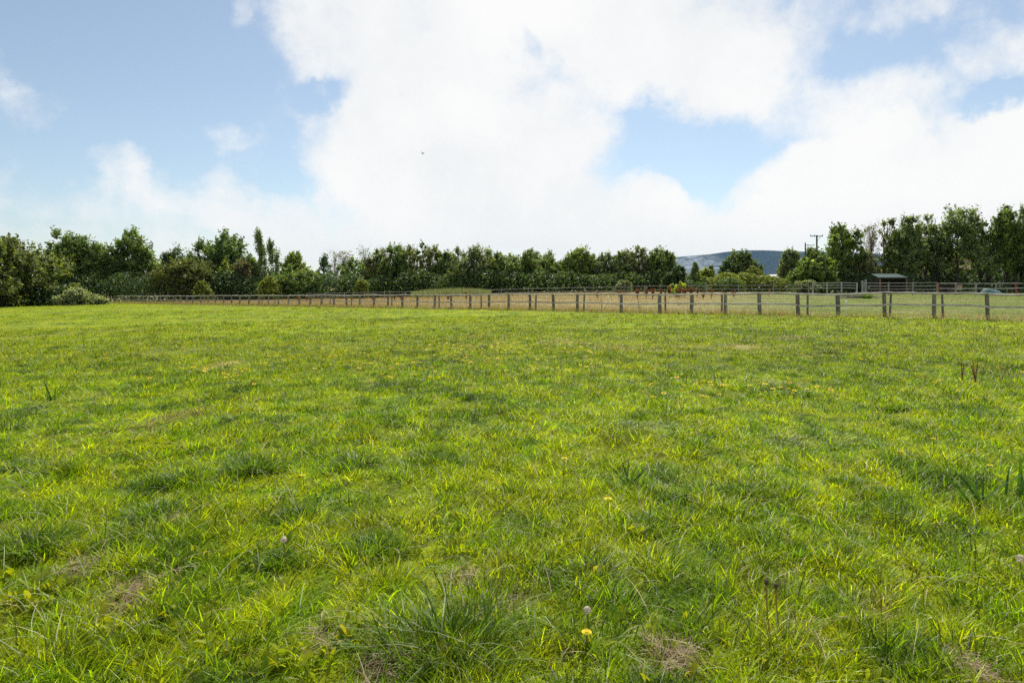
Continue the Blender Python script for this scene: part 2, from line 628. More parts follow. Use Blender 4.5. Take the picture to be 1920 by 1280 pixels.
# pale fields and roofs of a village lie on the left shoulder, heath and forest on the rounded right top
west = k_.smooth(k_.math('ADD', k_.math('DIVIDE', sep_.outputs[0], sep_.outputs[1]), k_.math('MULTIPLY', sep_.outputs[2], 0.00045)), 0.345, 0.40, 1.0, 0.0)
spots = k_.smooth(nB.outputs['Fac'], 0.36, 0.66)
hazy_heath = k_.mixc(k_.smooth(nA.outputs['Fac'], 0.35, 0.65), (0.017, 0.042, 0.068, 1), (0.024, 0.050, 0.070, 1))  # distance haze put into the colour, bluer and paler than bare heath
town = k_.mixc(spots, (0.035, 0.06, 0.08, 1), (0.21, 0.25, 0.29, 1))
hc = k_.mixc(west, hazy_heath, town)
pr_ = k_.node('ShaderNodeBsdfPrincipled')
k_.l.new(hc, pr_.inputs['Base Color'])
pr_.inputs['Roughness'].default_value = 0.95
pr_.inputs['Specular IOR Level'].default_value = 0.0
k_.l.new(pr_.outputs[0], out.inputs['Surface'])
tag(hill_mesh().build('hill', m, smooth=True), kind='structure')


# ------------------------------------------------------------------ grass
def blades(acc, x, y, z, L, w, az, lean, droop, col, segs=2, tipmul=1.12, shadeless=1.0):
    """tapered bending blades, all at once"""
    n = len(x)
    dh = np.stack([np.sin(az), np.cos(az)], 1)
    face = az + math.pi / 2 + rng.normal(0, 0.7, n)
    wd = np.stack([np.sin(face), np.cos(face), np.zeros(n)], 1)
    root = np.stack([x, y, z], 1)
    rows = []
    cols = []
    for s_ in range(segs + 1):
        t = s_ / segs
        h = L * (np.sin(lean) * t + droop * t * t)
        v = L * (np.cos(lean) * t - 0.62 * droop * t * t)
        p_ = root + np.concatenate([dh * h[:, None], v[:, None]], 1)
        c_ = col * (1 + (tipmul - 1) * t)
        if s_ < segs:
            hw = (0.5 * w * (1 - 0.75 * t ** 1.5))[:, None]
            rows += [p_ - wd * hw, p_ + wd * hw]
            cols += [c_, c_]
        else:
            rows.append(p_)
            cols.append(c_)
    V = np.stack(rows, 1)
    Cc = np.stack(cols, 1)
    m_ = 2 * segs + 1
    base = np.arange(n)[:, None] * m_
    quads = [base + np.array([[2 * a, 2 * a + 1, 2 * a + 3, 2 * a + 2]]) for a in range(segs - 1)]
    q = np.concatenate(quads) if quads else None
    t_ = base + np.array([[2 * segs - 2, 2 * segs - 1, 2 * segs]])
    acc.add(V.reshape(-1, 3), q, t_, Cc.reshape(-1, 3))


def sample_wedge(n, r0, r1, half):
    r = np.sqrt(rng.uniform(r0 * r0, r1 * r1, n))
    a = rng.uniform(-half, half, n)
    return r * np.sin(a), r * np.cos(a)


GQ = 1.6
acc = Acc()
HALF = math.radians(45)
for r0, r1, dens, segs in [(0.5, 3.2, 6200, 3), (3.2, 5, 5200, 3), (5, 7.5, 3600, 3), (7.5, 11, 2100, 2), (11, 16, 1150, 2), (16, 24, 560, 2), (24, 36, 230, 2), (36, 60, 85, 1), (60, 112, 26, 1)]:
    half = math.radians(82) if r1 <= 5 else (math.radians(66) if r1 <= 7.5 else (math.radians(54) if r1 <= 16 else HALF))
    n = int(half * (r1 * r1 - r0 * r0) * dens * GQ)
    per = 24 if r1 <= 16 else (12 if r1 <= 36 else 1)
    nc = max(1, int(n * 0.8) // per)
    cx_, cy_ = sample_wedge(nc, r0, r1, half)
    ci = np.repeat(np.arange(nc), per)
    spread = (0.030 + 0.022 * rng.random(nc)) * (1 + np.hypot(cx_, cy_) / 14)
    ox, oy = rng.normal(0, 1, len(ci)) * spread[ci], rng.normal(0, 1, len(ci)) * spread[ci]
    x1, y1 = sample_wedge(n - len(ci), r0, r1, half)
    x, y = np.concatenate([cx_[ci] + ox, x1]), np.concatenate([cy_[ci] + oy, y1])
    nl = len(x1)
    out_az = np.concatenate([np.arctan2(ox, oy), rng.uniform(-3.14, 3.14, nl)])
    out_ln = np.concatenate([np.hypot(ox, oy) / spread[ci] * 0.30, np.full(nl, 0.25)])
    dark = (rng.random(nc) < 0.10 * (0.3 + 1.4 * fbm(cx_ * 0.9, cy_ * 0.8, 77, 3))) & (r1 < 40)
    ctone = np.concatenate([np.where(dark, rng.uniform(0.22, 0.42, nc), np.clip(rng.normal(1.0, 0.27, nc), 0.45, 1.6))[ci], rng.uniform(0.7, 1.1, nl)])
    chgt = np.concatenate([np.where(dark, rng.uniform(1.1, 1.8, nc), rng.uniform(0.65, 1.35, nc))[ci], rng.uniform(0.5, 0.9, nl)])
    n = len(x)
    n1 = fbm(x * 0.8, y * 0.7, 91, 4)
    n2 = fbm(x * 2.6, y * 2.3, 95, 3)
    n3 = fbm(x * 5.5, y * 5.0, 99, 2)
    lush = np.clip(0.5 + 0.7 * (n1 - 0.5) + 1.1 * (n2 - 0.5) + 1.7 * (n3 - 0.5), 0, 1)
    tan, bare, sheen = patch(x, y, TAN_W, 71), patch(x, y, BARE_W, 81), patch(x, y, SHEEN_W, 101)
    keep = (beyond(x, y) < 0.4) & (rng.random(n) < (0.55 + 0.45 * lush) * (1 - 0.62 * bare))
    x, y, lush, tan, bare, sheen, out_az, out_ln, ctone, chgt = (q[keep] for q in (x, y, lush, tan, bare, sheen, out_az, out_ln, ctone, chgt))
    n = len(x)
    r = np.hypot(x, y)
    c = field_colour(x, y)
    c = c * rng.uniform(0.75, 1.28, (n, 1)) * ctone[:, None]
    c[:, 0] *= rng.uniform(0.8, 1.2, n)
    straw = rng.random(n) < (0.03 + 0.75 * tan + 0.6 * bare)
    c[straw] = G_TAN * rng.uniform(0.65, 1.15, (straw.sum(), 1))
    pale = (rng.random(n) < (0.02 + 0.45 * sheen)) & ~straw
    c[pale] = G_PAL * rng.uniform(0.7, 1.2, (pale.sum(), 1))  # gleam of flattened grass painted as pale blades, plus a few stray pale ones
    L = (0.034 + 0.048 * lush ** 1.4 + 0.016 * rng.random(n)) * rng.uniform(0.6, 1.45, n) * chgt * (1 - 0.5 * bare) * (1 + np.minimum(r, 60) / 130)
    wdt = 0.0041 * (1 + (r / 9.5) ** 0.95) * rng.uniform(0.6, 1.35, n)
    az_ = out_az + rng.normal(0, 0.6, n)
    comb = 2.2 * (fbm(x * 0.5, y * 0.5, 111, 2) - 0.5) + 1.35
    az_ = np.where(rng.random(n) < 0.18 + 0.6 * sheen, comb + rng.normal(0, 0.5, n), az_)
    lean = out_ln + np.abs(rng.normal(0.12, 0.22, n)) + 0.55 * sheen + 0.5 * straw * rng.random(n)
    droop = np.abs(rng.normal(0.35, 0.25, n)) + 0.3 * sheen
    blades(acc, x, y, ground(x, y) - 0.006, L, wdt, az_, np.minimum(lean, 1.35), np.minimum(droop, 1.0), c, segs)
tag(acc.build('meadow_grass', M_GRASS), 'bright yellow-green pasture grass covering the whole near field', kind='stuff')

# small self-sown clumps of longer, darker grass all over the field
acc = Acc()
for r0, r1, dens, nb in [(1.8, 6, 6.0, 60), (6, 12, 3.0, 45), (12, 24, 1.1, 30), (24, 60, 0.22, 20)]:
    n = int(HALF * (r1 * r1 - r0 * r0) * dens)
    cx_, cy_ = sample_wedge(n, r0, r1, HALF)
    ok = (beyond(cx_, cy_) < -1.0) & (fbm(cx_ * 0.6, cy_ * 0.6, 131, 3) > 0.42)
    cx_, cy_ = cx_[ok], cy_[ok]
    sz = rng.uniform(0.35, 1.0, len(cx_)) ** 1.3 * (1 + np.hypot(cx_, cy_) / 60)
    tone = rng.random(len(cx_))
    ci = np.repeat(np.arange(len(cx_)), nb)
    n = len(ci)
    rad = 0.10 * sz[ci] * np.sqrt(rng.random(n))
    a = rng.uniform(-math.pi, math.pi, n)
    x, y = cx_[ci] + 1.4 * rad * np.sin(a), cy_[ci] + rad * np.cos(a)
    c = G_DRK * 0.85 + (G_MID - G_DRK) * (0.10 + 0.7 * tone[ci][:, None])
    c = c * rng.uniform(0.7, 1.35, (n, 1))
    pale = rng.random(n) < 0.06
    c[pale] = G_PAL * 0.9
    r = np.hypot(x, y)
    L = 0.145 * sz[ci] * rng.uniform(0.6, 1.25, n)
    blades(acc, x, y, ground(x, y) - 0.01, L, 0.0042 * (1 + (r / 9) ** 0.95) * rng.uniform(0.7, 1.3, n), a + rng.normal(0, 0.5, n), 0.18 + 3.0 * rad / sz[ci], np.abs(rng.normal(0.4, 0.25, n)), c, 3)
tag(acc.build('clump_grass', M_GRASS), 'scattered small clumps of longer darker grass through the field', kind='stuff')

# pale bent stalks and dead straw
acc = Acc()
for r0, r1, dens in [(1.6, 5, 42), (5, 10, 26), (10, 22, 9)]:
    n = int(HALF * (r1 * r1 - r0 * r0) * dens)
    x, y = sample_wedge(n, r0, r1, HALF)
    ok = beyond(x, y) < -1
    x, y = x[ok], y[ok]
    n = len(x)
    r = np.hypot(x, y)
    c = np.where(rng.random((n, 1)) < 0.6, G_PAL * np.array([1.15, 1.15, 1.2]), np.array([0.45, 0.38, 0.24])) * rng.uniform(0.7, 1.3, (n, 1))
    blades(acc, x, y, ground(x, y) + 0.01, rng.uniform(0.10, 0.22, n), 0.0032 * (1 + r / 9), rng.uniform(-math.pi, math.pi, n), rng.uniform(0.2, 0.7, n), rng.uniform(0.5, 1.0, n), c, 4)
for cx_, cy_, rx, ry, s in BARE_W:
    n = int(300 * s * max(1, rx * ry / 0.04) ** 0.5)
    x, y = cx_ + rng.normal(0, 0.55, n) * rx, cy_ + rng.normal(0, 0.55, n) * ry
    c = np.array([0.42, 0.33, 0.22]) * rng.uniform(0.5, 1.25, (n, 1))
    blades(acc, x, y, ground(x, y) + rng.uniform(0, 0.02, n), rng.uniform(0.04, 0.11, n), np.full(n, 0.003), rng.uniform(-math.pi, math.pi, n), rng.uniform(1.1, 1.5, n), rng.uniform(0, 0.25, n), c, 2)
tag(acc.build('dead_grass', M_DRY), 'pale dry straw and thatch lying among the green grass', kind='stuff')

# dry grass along the fence and over the paddock beyond it
acc = Acc()
n = 42000
t = rng.random(n) ** 0.8 * 112
off = rng.normal(0.1, 0.55, n)
x, y = FA[0] + 6 * FD[0] - FD[0] * t + FN[0] * off, FA[1] + 6 * FD[1] - FD[1] * t + FN[1] * off
r = np.hypot(x, y)
den = fbm(t * 0.35, off, 141, 3)
ok = rng.random(n) < 0.2 + 1.6 * (den - 0.25)
x, y, r = x[ok], y[ok], r[ok]
n = len(x)
c = np.array([0.34, 0.26, 0.14]) * rng.uniform(0.6, 1.3, (n, 1)) * np.array([1, 1, 1])
gr_ = rng.random(n) < 0.28
c[gr_] = G_MID * rng.uniform(0.8, 1.4, (gr_.sum(), 1))
blades(acc, x, y, ground(x, y), rng.uniform(0.16, 0.42, n), 0.004 * (1 + r / 12), rng.uniform(-math.pi, math.pi, n), np.abs(rng.normal(0.15, 0.15, n)), np.abs(rng.normal(0.2, 0.2, n)), c, 2)
n = 150000
t = rng.random(n) * 112
off = 0.8 + rng.random(n) ** 1.4 * 42
x, y = FA[0] + 16 * FD[0] - FD[0] * t * 1.1 + FN[0] * off, FA[1] + 16 * FD[1] - FD[1] * t * 1.1 + FN[1] * off
d_ = dry_amount(x, y)
ok = rng.random(n) < 0.35 + 0.65 * d_
x, y, d_ = x[ok], y[ok], d_[ok]
n = len(x)
r = np.hypot(x, y)
isdry = rng.random(n) < d_
c = np.where(isdry[:, None], np.array([0.33, 0.26, 0.13]), G_PAD) * rng.uniform(0.7, 1.25, (n, 1))
blades(acc, x, y, ground(x, y), np.where(isdry, rng.uniform(0.14, 0.42, n) * (0.3 + 0.7 * d_), rng.uniform(0.05, 0.1, n)), 0.004 * (1 + r / 11), rng.uniform(-math.pi, math.pi, n), np.abs(rng.normal(0.2, 0.2, n)), np.abs(rng.normal(0.25, 0.2, n)), c, 1)
tag(acc.build('dry_paddock_grass', M_DRY), 'tan dry grass along the fence foot and over the paddock behind it', kind='stuff')


# low broad-leaved weeds in the near grass
def leaf_blades(acc, x, y, z, L, wdt, az, lean, col, fold=0.25):
    """ovate leaves of six faces, folded along the midrib and bending over"""
    n = len(x)
    ts = np.array([0.0, 0.22, 0.5, 0.78, 1.0])
    wp = np.array([0.12, 0.62, 1.0, 0.70, 0.0])
    dh = np.stack([np.sin(az), np.cos(az), np.zeros(n)], 1)
    sd_ = np.stack([np.cos(az), -np.sin(az), np.zeros(n)], 1)
    root = np.stack([x, y, z], 1)
    bend = rng.uniform(0.2, 0.7, n)
    rows = []
    for t_, w_ in zip(ts, wp):
        h = L * (np.sin(lean) * t_ + 0.35 * bend * t_ ** 2)
        v = L * (np.cos(lean) * t_ - 0.55 * bend * t_ ** 2)
        p_ = root + dh * h[:, None]
        p_[:, 2] += v
        e = sd_ * (0.5 * wdt * w_)[:, None]
        up = np.zeros((n, 3))
        up[:, 2] = fold * wdt * w_ * 0.5
        rows += [p_ - e + up, p_, p_ + e + up]
    V = np.stack(rows, 1)
    b = np.arange(n)[:, None] * 15
    q = []
    for a in range(4):
        q += [b + np.array([[3 * a, 3 * a + 1, 3 * a + 4, 3 * a + 3]]), b + np.array([[3 * a + 1, 3 * a + 2, 3 * a + 5, 3 * a + 4]])]
    acc.add(V.reshape(-1, 3), np.concatenate(q), None, np.repeat(col, 15, 0))


acc = Acc()
WEEDS = [(330, 1190, 200, 70, 150), (560, 1230, 150, 50, 110), (420, 1120, 120, 60, 45), (900, 1025, 120, 50, 130), (960, 935, 90, 30, 60), (660, 1195, 40, 30, 40), (1080, 1060, 120, 50, 55),
         (1560, 1190, 60, 40, 40), (1850, 1120, 60, 30, 40), (430, 1050, 60, 30, 40), (1180, 1010, 120, 40, 40), (60, 1090, 60, 50, 35), (850, 985, 60, 20, 40), (700, 1050, 120, 40, 40), (1450, 1260, 260, 40, 40),
         (130, 1150, 120, 80, 50), (1120, 1180, 260, 60, 50), (1000, 700, 700, 30, 40), (800, 850, 700, 50, 90)]
for px, py, hw, hh, cnt in WEEDS:
    X, Y = [], []
    while len(X) < cnt:
        q = at(px + rng.normal(0, 0.55) * hw, min(py + rng.normal(0, 0.55) * hh, 1300))
        k = int(rng.integers(3, 7))
        X += list(q[0] + rng.normal(0, 0.022, k))
        Y += list(q[1] + rng.normal(0, 0.022, k))
    x, y = np.array(X), np.array(Y)
    n = len(x)
    tone = rng.random((n, 1))
    c = np.array([0.12, 0.22, 0.014]) * (1 - tone) + np.array([0.30, 0.34, 0.018]) * tone
    yel = rng.random(n) < 0.03
    c[yel] = np.array([0.34, 0.33, 0.03])
    L = rng.uniform(0.038, 0.088, n)
    leaf_blades(acc, x, y, ground(x, y), L, L * rng.uniform(0.20, 0.38, n), rng.uniform(-math.pi, math.pi, n), rng.uniform(0.05, 0.7, n), c)
tag(acc.build('weed_leaves', M_BROAD, smooth=True), 'broad oval dock and plantain leaves growing low in the near grass', kind='stuff')

# big tussocks that stand out one by one
TUSSOCKS = [
    (850, 1225, 1.25, .10, 'large dark grass tussock with pale arching blades at the bottom edge of the field'),
    (60, 1035, 1.25, .05, 'deep dark green grass tussock with black shadow at the near field edge, above the weeds'),
    (475, 885, 1.30, .16, 'tall grass tussock tipped with silvery blades, standing above its neighbours in the middle near field'),
    (345, 908, 1.10, .03, 'rounded dark green grass tussock beside a flatter dark clump'),
    (280, 912, 0.75, .03, 'flat dark grass clump just beside a larger rounded tussock'),
    (668, 872, 1.05, .20, 'dark tussock with a whorl of pale bent blades over its front'),
    (800, 868, 0.95, .00, 'plain dark green fan of grass growing by itself in light grass'),
    (290, 970, 0.95, .30, 'combed-over grass tussock with straw and a dark hollow below'),
    (1390, 928, 0.85, .00, 'dark green grass fan, largest clump of the near field east side'),
    (1583, 908, 0.70, .00, 'small dark grass clump behind a light bent patch'),
    (1500, 745, 1.00, .02, 'wide dark patch of long grass edged with yellow flowers'),
    (1685, 768, 0.75, .00, 'small dark knob of grass beyond the dry bent grass'),
    (1690, 800, 0.80, .02, 'rounded dark tuft just nearer than another small knob of grass'),
    (1240, 750, 0.85, .00, 'upright spiky dark tuft in the middle of the flowery field'),
    (38, 880, 0.80, .25, 'dark tuft amid whitish wind-combed grass at the field edge'),
    (560, 968, 0.70, .00, 'compact dark green tuft of fine grass'),
    (1110, 1085, 0.75, .15, 'tuft of mid-green grass with two pale curved stalks'),
    (520, 1060, 0.70, .02, 'dark upright tuft beside a white fluffy seed head'),
    (705, 1035, 0.95, .05, 'dark shadowed tuft beside a patch of broad weed leaves'),
    (110, 885, 0.80, .05, 'dark leaning tuft under silvery grass'),
]
for px, py, s, pf, lab in TUSSOCKS:
    q = at(px, py)
    nb = 620 if s > 1.2 else 380
    s = s * (0.80 if px == 850 else 0.62)
    skew = rng.uniform(-1, 1, 3)
    a = rng.uniform(-math.pi, math.pi, nb)
    rad = np.sqrt(rng.random(nb)) * 0.15 * s
    lob = 1 + 0.45 * np.sin(a * 2 + skew[0] * 3) * skew[1] + 0.35 * np.sin(a * 3 + skew[2] * 3)
    rad = rad * lob
    x, y = 1.35 * rad * np.sin(a) + rng.normal(0, 0.02, nb), rad * np.cos(a) + rng.normal(0, 0.02, nb)
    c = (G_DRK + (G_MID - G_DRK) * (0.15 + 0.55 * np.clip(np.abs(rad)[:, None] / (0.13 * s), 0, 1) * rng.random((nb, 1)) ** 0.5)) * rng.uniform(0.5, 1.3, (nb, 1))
    pale = rng.random(nb) < 0.6 * pf + 0.02
    c[pale] = G_PAL * rng.uniform(0.8, 1.3, (pale.sum(), 1))
    L = rng.uniform(0.12, 0.25, nb) * s * np.where(pale, 1.25, 1)
    acc = Acc()
    zz = ground(q[0] + x, q[1] + y) - q[2] - 0.01
    blades(acc, x, y, zz, L, np.full(nb, 0.0050 * (1 + q[1] / 16)) * rng.uniform(0.6, 1.4, nb), a + rng.normal(0, 0.9, nb), 0.08 + 1.3 * np.abs(rad) / s + np.abs(rng.normal(0, 0.15, nb)), np.abs(rng.normal(0.55, 0.3, nb)) + 0.3 * pale, c, 4)
    o = acc.build('grass_tussock', M_GRASS)
    o.location = q
    tag(o, lab, 'tussock', 'dark grass tussocks of the near field')

# plants with long strap leaves
STRAPS = [
    (1178, 915, 1.0, 8, 'strap-leaved plant with upright dark blades, alone in the middle of the near field'),
    (1828, 948, 1.35, 9, 'large spreading strap-leaved plant with a wide V of dark green blades'),
    (1905, 930, 1.2, 8, 'strap-leaved plant at the field edge beside a wider V-shaped one'),
    (100, 752, 1.25, 10, 'spiky dark green rush plant standing out in the wind-combed grass'),
    (825, 955, 0.75, 4, 'thin plant of two or three upright strap leaves near a weed patch'),
    (212, 780, 0.95, 5, 'slim dark upright leaf plant behind the wind-combed grass'),
    (1290, 965, 0.7, 5, 'small plant of short strap leaves in shade-free bright grass'),
]
for px, py, s, nb, lab in STRAPS:
    q = at(px, py)
    s = s * 0.62
    a = np.linspace(-1.2, 1.2, nb) + rng.normal(0, 0.25, nb) + math.pi / 2 * np.sign(rng.random(nb) - 0.5)
    c = np.array([0.035, 0.095, 0.022]) * rng.uniform(0.8, 1.5, (nb, 1))
    acc = Acc()
    blades(acc, rng.normal(0, 0.03, nb), rng.normal(0, 0.03, nb), np.full(nb, -0.02), rng.uniform(0.26, 0.46, nb) * s, np.full(nb, 0.030 * s), a, rng.uniform(0.15, 0.7, nb), rng.uniform(0.05, 0.35, nb), c, 5)
    o = acc.build('strap_leaf_plant', M_BROAD)
    o.location = q
    tag(o, lab, 'plant', 'strap-leaved plants in the field')


# flowers
def flower_mesh(head, stem_h, col, detail=True):
    a = Acc()
    npet = 22 if detail else 11
    for ring, rs, up in ((0, 1.0, 0.10), (1, 0.62, 0.26)):
        th = np.arange(npet) / npet * 2 * math.pi + ring * 0.15
        ri, ro = 0.08 * head, 0.5 * head * rs
        wv_ = 2 * math.pi / npet * 0.55
        v = []
        for t_ in th:
            v += [[ri * math.cos(t_ - wv_ * .5), ri * math.sin(t_ - wv_ * .5), 0.0], [ri * math.cos(t_ + wv_ * .5), ri * math.sin(t_ + wv_ * .5), 0.0],
                  [ro * math.cos(t_ + wv_ * .5), ro * math.sin(t_ + wv_ * .5), up * head], [ro * math.cos(t_ - wv_ * .5), ro * math.sin(t_ - wv_ * .5), up * head]]
        v = np.array(v)
        v[:, 2] += stem_h
        a.add(v, np.arange(len(v)).reshape(-1, 4), None, np.array(col) * (1.0 if ring == 0 else 0.86))
    th = np.arange(8) / 8 * 2 * math.pi
    v = np.concatenate([np.stack([0.17 * head * np.cos(th), 0.17 * head * np.sin(th), np.full(8, 0.10 * head + stem_h)], 1), [[0, 0, 0.2 * head + stem_h]], np.stack([0.10 * head * np.cos(th), 0.10 * head * np.sin(th), np.full(8, stem_h - 0.22 * head)], 1)])
    a.add(v, None, [[i_, (i_ + 1) % 8, 8] for i_ in range(8)], np.array(col) * 0.8)
    return a


def stem_mesh(stem_h, r=0.0018, bend=0.02, col=(0.13, 0.17, 0.03)):
    a = Acc()
    t_ = np.linspace(0, 1, 5)
    a.tube(np.stack([bend * (1 - t_) ** 2, 0 * t_, stem_h * t_ - 0.01], 1), np.full(5, r), 5, col)
    return a


YEL = (0.86, 0.66, 0.014)
big_fl = [(1140, 987, .042, .15, 'yellow dandelion bloom held above broad weed leaves east of centre'), (1058, 917, .040, .20, 'yellow dandelion on a tall stem near a strap-leaved plant'),
          (1100, 1239, .036, .10, 'small orange-yellow bloom just below a round white seed clock'), (1440, 793, .046, .17, 'bright orange-yellow dandelion standing alone above light grass'),
          (1662, 777, .040, .15, 'yellow bloom beside a small dark knob of grass'), (1690, 877, .036, .12, 'pale yellow bloom among flattened light grass'), (1750, 851, .036, .12, 'small yellow bloom beyond flattened light grass'),
          (568, 920, .036, .10, 'yellow bloom low beside a tall silvery-tipped tussock'), (1856, 913, .036, .14, 'yellow bloom between two large strap-leaved plants')]
for px, py, hd, sh, lab in big_fl:
    q = at(px, py)
    t = thing('dandelion', q, lab, 'flower', None, rng.uniform(0, 6))
    stem_mesh(sh).build('stem', M_BROAD, t)
    f_o = flower_mesh(hd, sh, YEL).build('flower_head', M_PETAL, t)
for px, py, sc_, lab in [(1101, 1216, 1.0, 'round white dandelion seed clock at the near edge above a small orange bloom'), (532, 1068, 1.1, 'whitish fluffy seed head beside a dark upright tuft'),
                         (357, 715, 1.2, 'white seed head among yellow flowers far out in the field'), (1315, 752, 1.3, 'white seed clock beside clustered yellow flowers'), (372, 775, 1.0, 'small white seed head near a tan bare patch'),
                         (1913, 1107, 1.3, 'large pale seed head at the very edge of the near field')]:
    q = at(px, py)
    t = thing('dandelion_clock', q, lab, 'seed head')
    stem_mesh(0.14, 0.0018, 0.03, (0.2, 0.2, 0.08)).build('stem', M_BROAD, t)
    a = Acc()
    nf = 90
    d_ = rng.normal(0, 1, (nf, 3))
    d_ /= np.linalg.norm(d_, axis=1)[:, None]
    rr_ = 0.0135 * sc_
    side = np.cross(d_, rng.normal(0, 1, (nf, 3)))
    side /= np.linalg.norm(side, axis=1)[:, None]
    s2 = np.cross(d_, side)
    ctr = np.array([0, 0, 0.14])
    V = np.stack([ctr + d_ * rr_ + side * 0.0045, ctr + d_ * rr_ + s2 * 0.0045, ctr + d_ * rr_ - side * 0.0045, ctr + d_ * rr_ - s2 * 0.0045, ctr + d_ * 0.003 + side * 0.0005, ctr + d_ * rr_, ctr + d_ * 0.003 - side * 0.0005], 1)
    b = np.arange(nf)[:, None] * 7
    a.add(V.reshape(-1, 3), b + np.array([[0, 1, 2, 3]]), b + np.array([[4, 5, 6]]), np.array([0.62, 0.58, 0.52]))
    a.build('seed_head', M_DRY, t)
for px, py, lab in [(1437, 1195, 'spent dandelion stalk with a brown bald head, taller of two side by side'), (1455, 1180, 'spent dandelion stalk with a brown head, shorter of two side by side')]:
    q = at(px, py)
    hh_ = 0.21 if px == 1437 else 0.17
    t = thing('spent_dandelion', q, lab, 'flower stalk')
    stem_mesh(hh_, 0.0026, 0.015, (0.30, 0.24, 0.10)).build('stem', M_BROAD, t)
    a = Acc()
    a.tube([[0, 0, hh_ - 0.014], [0, 0, hh_ - 0.004], [0, 0, hh_ + 0.004], [0, 0, hh_ + 0.009]], [0.004, 0.0075, 0.0085, 0.003], 9, (0.13, 0.10, 0.08))
    a.build('seed_head', M_DRY, t)

proto = flower_mesh(0.046, 0.15, YEL, False)
proto_o = proto.build('meadow_flower', M_PETAL)
proto2_o = flower_mesh(0.046, 0.15, (0.85, 0.54, 0.012), False).build('meadow_flower', M_PETAL)
ZONES = [(430, 718, 60, 14, 34), (880, 690, 200, 24, 120), (1130, 715, 80, 10, 16), (700, 705, 150, 22, 24), (1330, 755, 60, 14, 22), (1480, 758, 50, 10, 16), (1480, 675, 200, 20, 16), (1600, 720, 120, 24, 12), (205, 695, 40, 4, 6),
         (1040, 660, 150, 10, 18), (1400, 612, 60, 6, 8), (600, 680, 60, 14, 10), (1850, 740, 60, 16, 8)]
first = {0: True, 1: True}
for px, py, hw, hh, cnt in ZONES:
    for _ in range(cnt):
        q = at(float(np.clip(px + rng.normal(0, 0.95) * hw, 5, 1915)), max(598, py + rng.normal(0, 0.75) * hh))
        kind_ = 0 if rng.random() < 0.72 else 1
        src = proto_o if kind_ == 0 else proto2_o
        if first[kind_]:
            o, first[kind_] = src, False
        else:
            o = src.copy()
            COL.objects.link(o)
        s_ = rng.uniform(0.8, 1.35)
        o.location = q + np.array([0, 0, 0.01])
        o.scale = (s_, s_, s_ * 1.1)
        o.rotation_euler = (rng.normal(0, 0.22), rng.normal(0, 0.22), rng.uniform(0, 6))
        tag(o, 'small yellow flower head among the grass in the flowery middle of the field', 'flower', 'yellow flowers scattered through the middle of the field')
acc = Acc()
for px, py, hw, hh, cnt in [(1700, 600, 160, 6, 330), (1500, 605, 160, 6, 120), (1200, 610, 160, 8, 60), (1780, 630, 100, 14, 60), (950, 665, 200, 16, 120)]:
    for _ in range(cnt):
        q = at(px + rng.normal(0, 0.6) * hw, max(590, py + rng.normal(0, 0.6) * hh))
        r_ = rng.uniform(0.02, 0.034)
        th = np.arange(6) / 6 * 2 * math.pi
        v = np.concatenate([np.stack([r_ * np.cos(th), r_ * np.sin(th), np.full(6, 0.4 * r_)], 1), [[0, 0, 0]]]) + q + np.array([0, 0, 0.2])
        acc.add(v, None, [[i_, (i_ + 1) % 6, 6] for i_ in range(6)], np.array(YEL) * (1 if rng.random() < .7 else .8))
tag(acc.build('flower_specks', M_PETAL), 'tiny yellow flower specks thick along the far edge of the field by the fence', kind='stuff')


# ------------------------------------------------------------------ rust-brown dock stalks
def dock(q, h, ns, lab, grp=None, spread=0.1, green=0.0):
    t = thing('dock_plant', q, lab, 'plant', grp)
    for _ in range(ns):
        st, se = Acc(), Acc()
        a = rng.uniform(0, 6.28)
        hh = h * rng.uniform(0.7, 1.05)
        dx, dy = spread * math.cos(a) * rng.uniform(.3, 1.3), spread * math.sin(a)
        t_ = np.linspace(0, 1, 6)
        pts = np.stack([dx * t_ ** 1.3, dy * t_ ** 1.3, hh * t_], 1)
        st.tube(pts, np.linspace(0.006, 0.003, 6) * (1 + q[1] / 40), 5, (0.20, 0.09, 0.05))
        nsd = 26 if q[1] < 20 else 60
        u = rng.uniform(0.38, 1.0, nsd)
        p_ = np.stack([np.interp(u, t_, pts[:, 0]), np.interp(u, t_, pts[:, 1]), np.interp(u, t_, pts[:, 2])], 1) + rng.normal(0, 0.007 if q[1] < 20 else 0.03, (nsd, 3))
        scatter(se, p_, 0.012 if q[1] < 20 else 0.055, np.array([0.22, 0.095, 0.05]) * rng.uniform(0.6, 1.3, (nsd, 1)))
        st.build('stem', M_BARK_COL, t)
        se.build('seed_spike', M_DRY, t)
    return t


def scatter(acc, p_, size, col, nrm=None, elong=1.6):
    """leaf-sized diamonds with random or given leaning"""
    n = len(p_)
    size = np.broadcast_to(np.asarray(size, float), (n,))
    d_ = rng.normal(0, 1, (n, 3))
    if nrm is not None:
        d_ = d_ * 0.75 + nrm
    d_ /= np.linalg.norm(d_, axis=1)[:, None] + 1e-9
    s1 = np.cross(d_, rng.normal(0, 1, (n, 3)))
    s1 /= np.linalg.norm(s1, axis=1)[:, None] + 1e-9
    s2 = np.cross(d_, s1)
    a, b = (size * 0.5 * elong)[:, None], (size * 0.5)[:, None]
    V = np.stack([p_ - s1 * a, p_ + s2 * b, p_ + s1 * a, p_ - s2 * b], 1)
    acc.add(V.reshape(-1, 3), np.arange(n * 4).reshape(-1, 4), None, np.repeat(np.broadcast_to(col, (n, 3)), 4, 0))


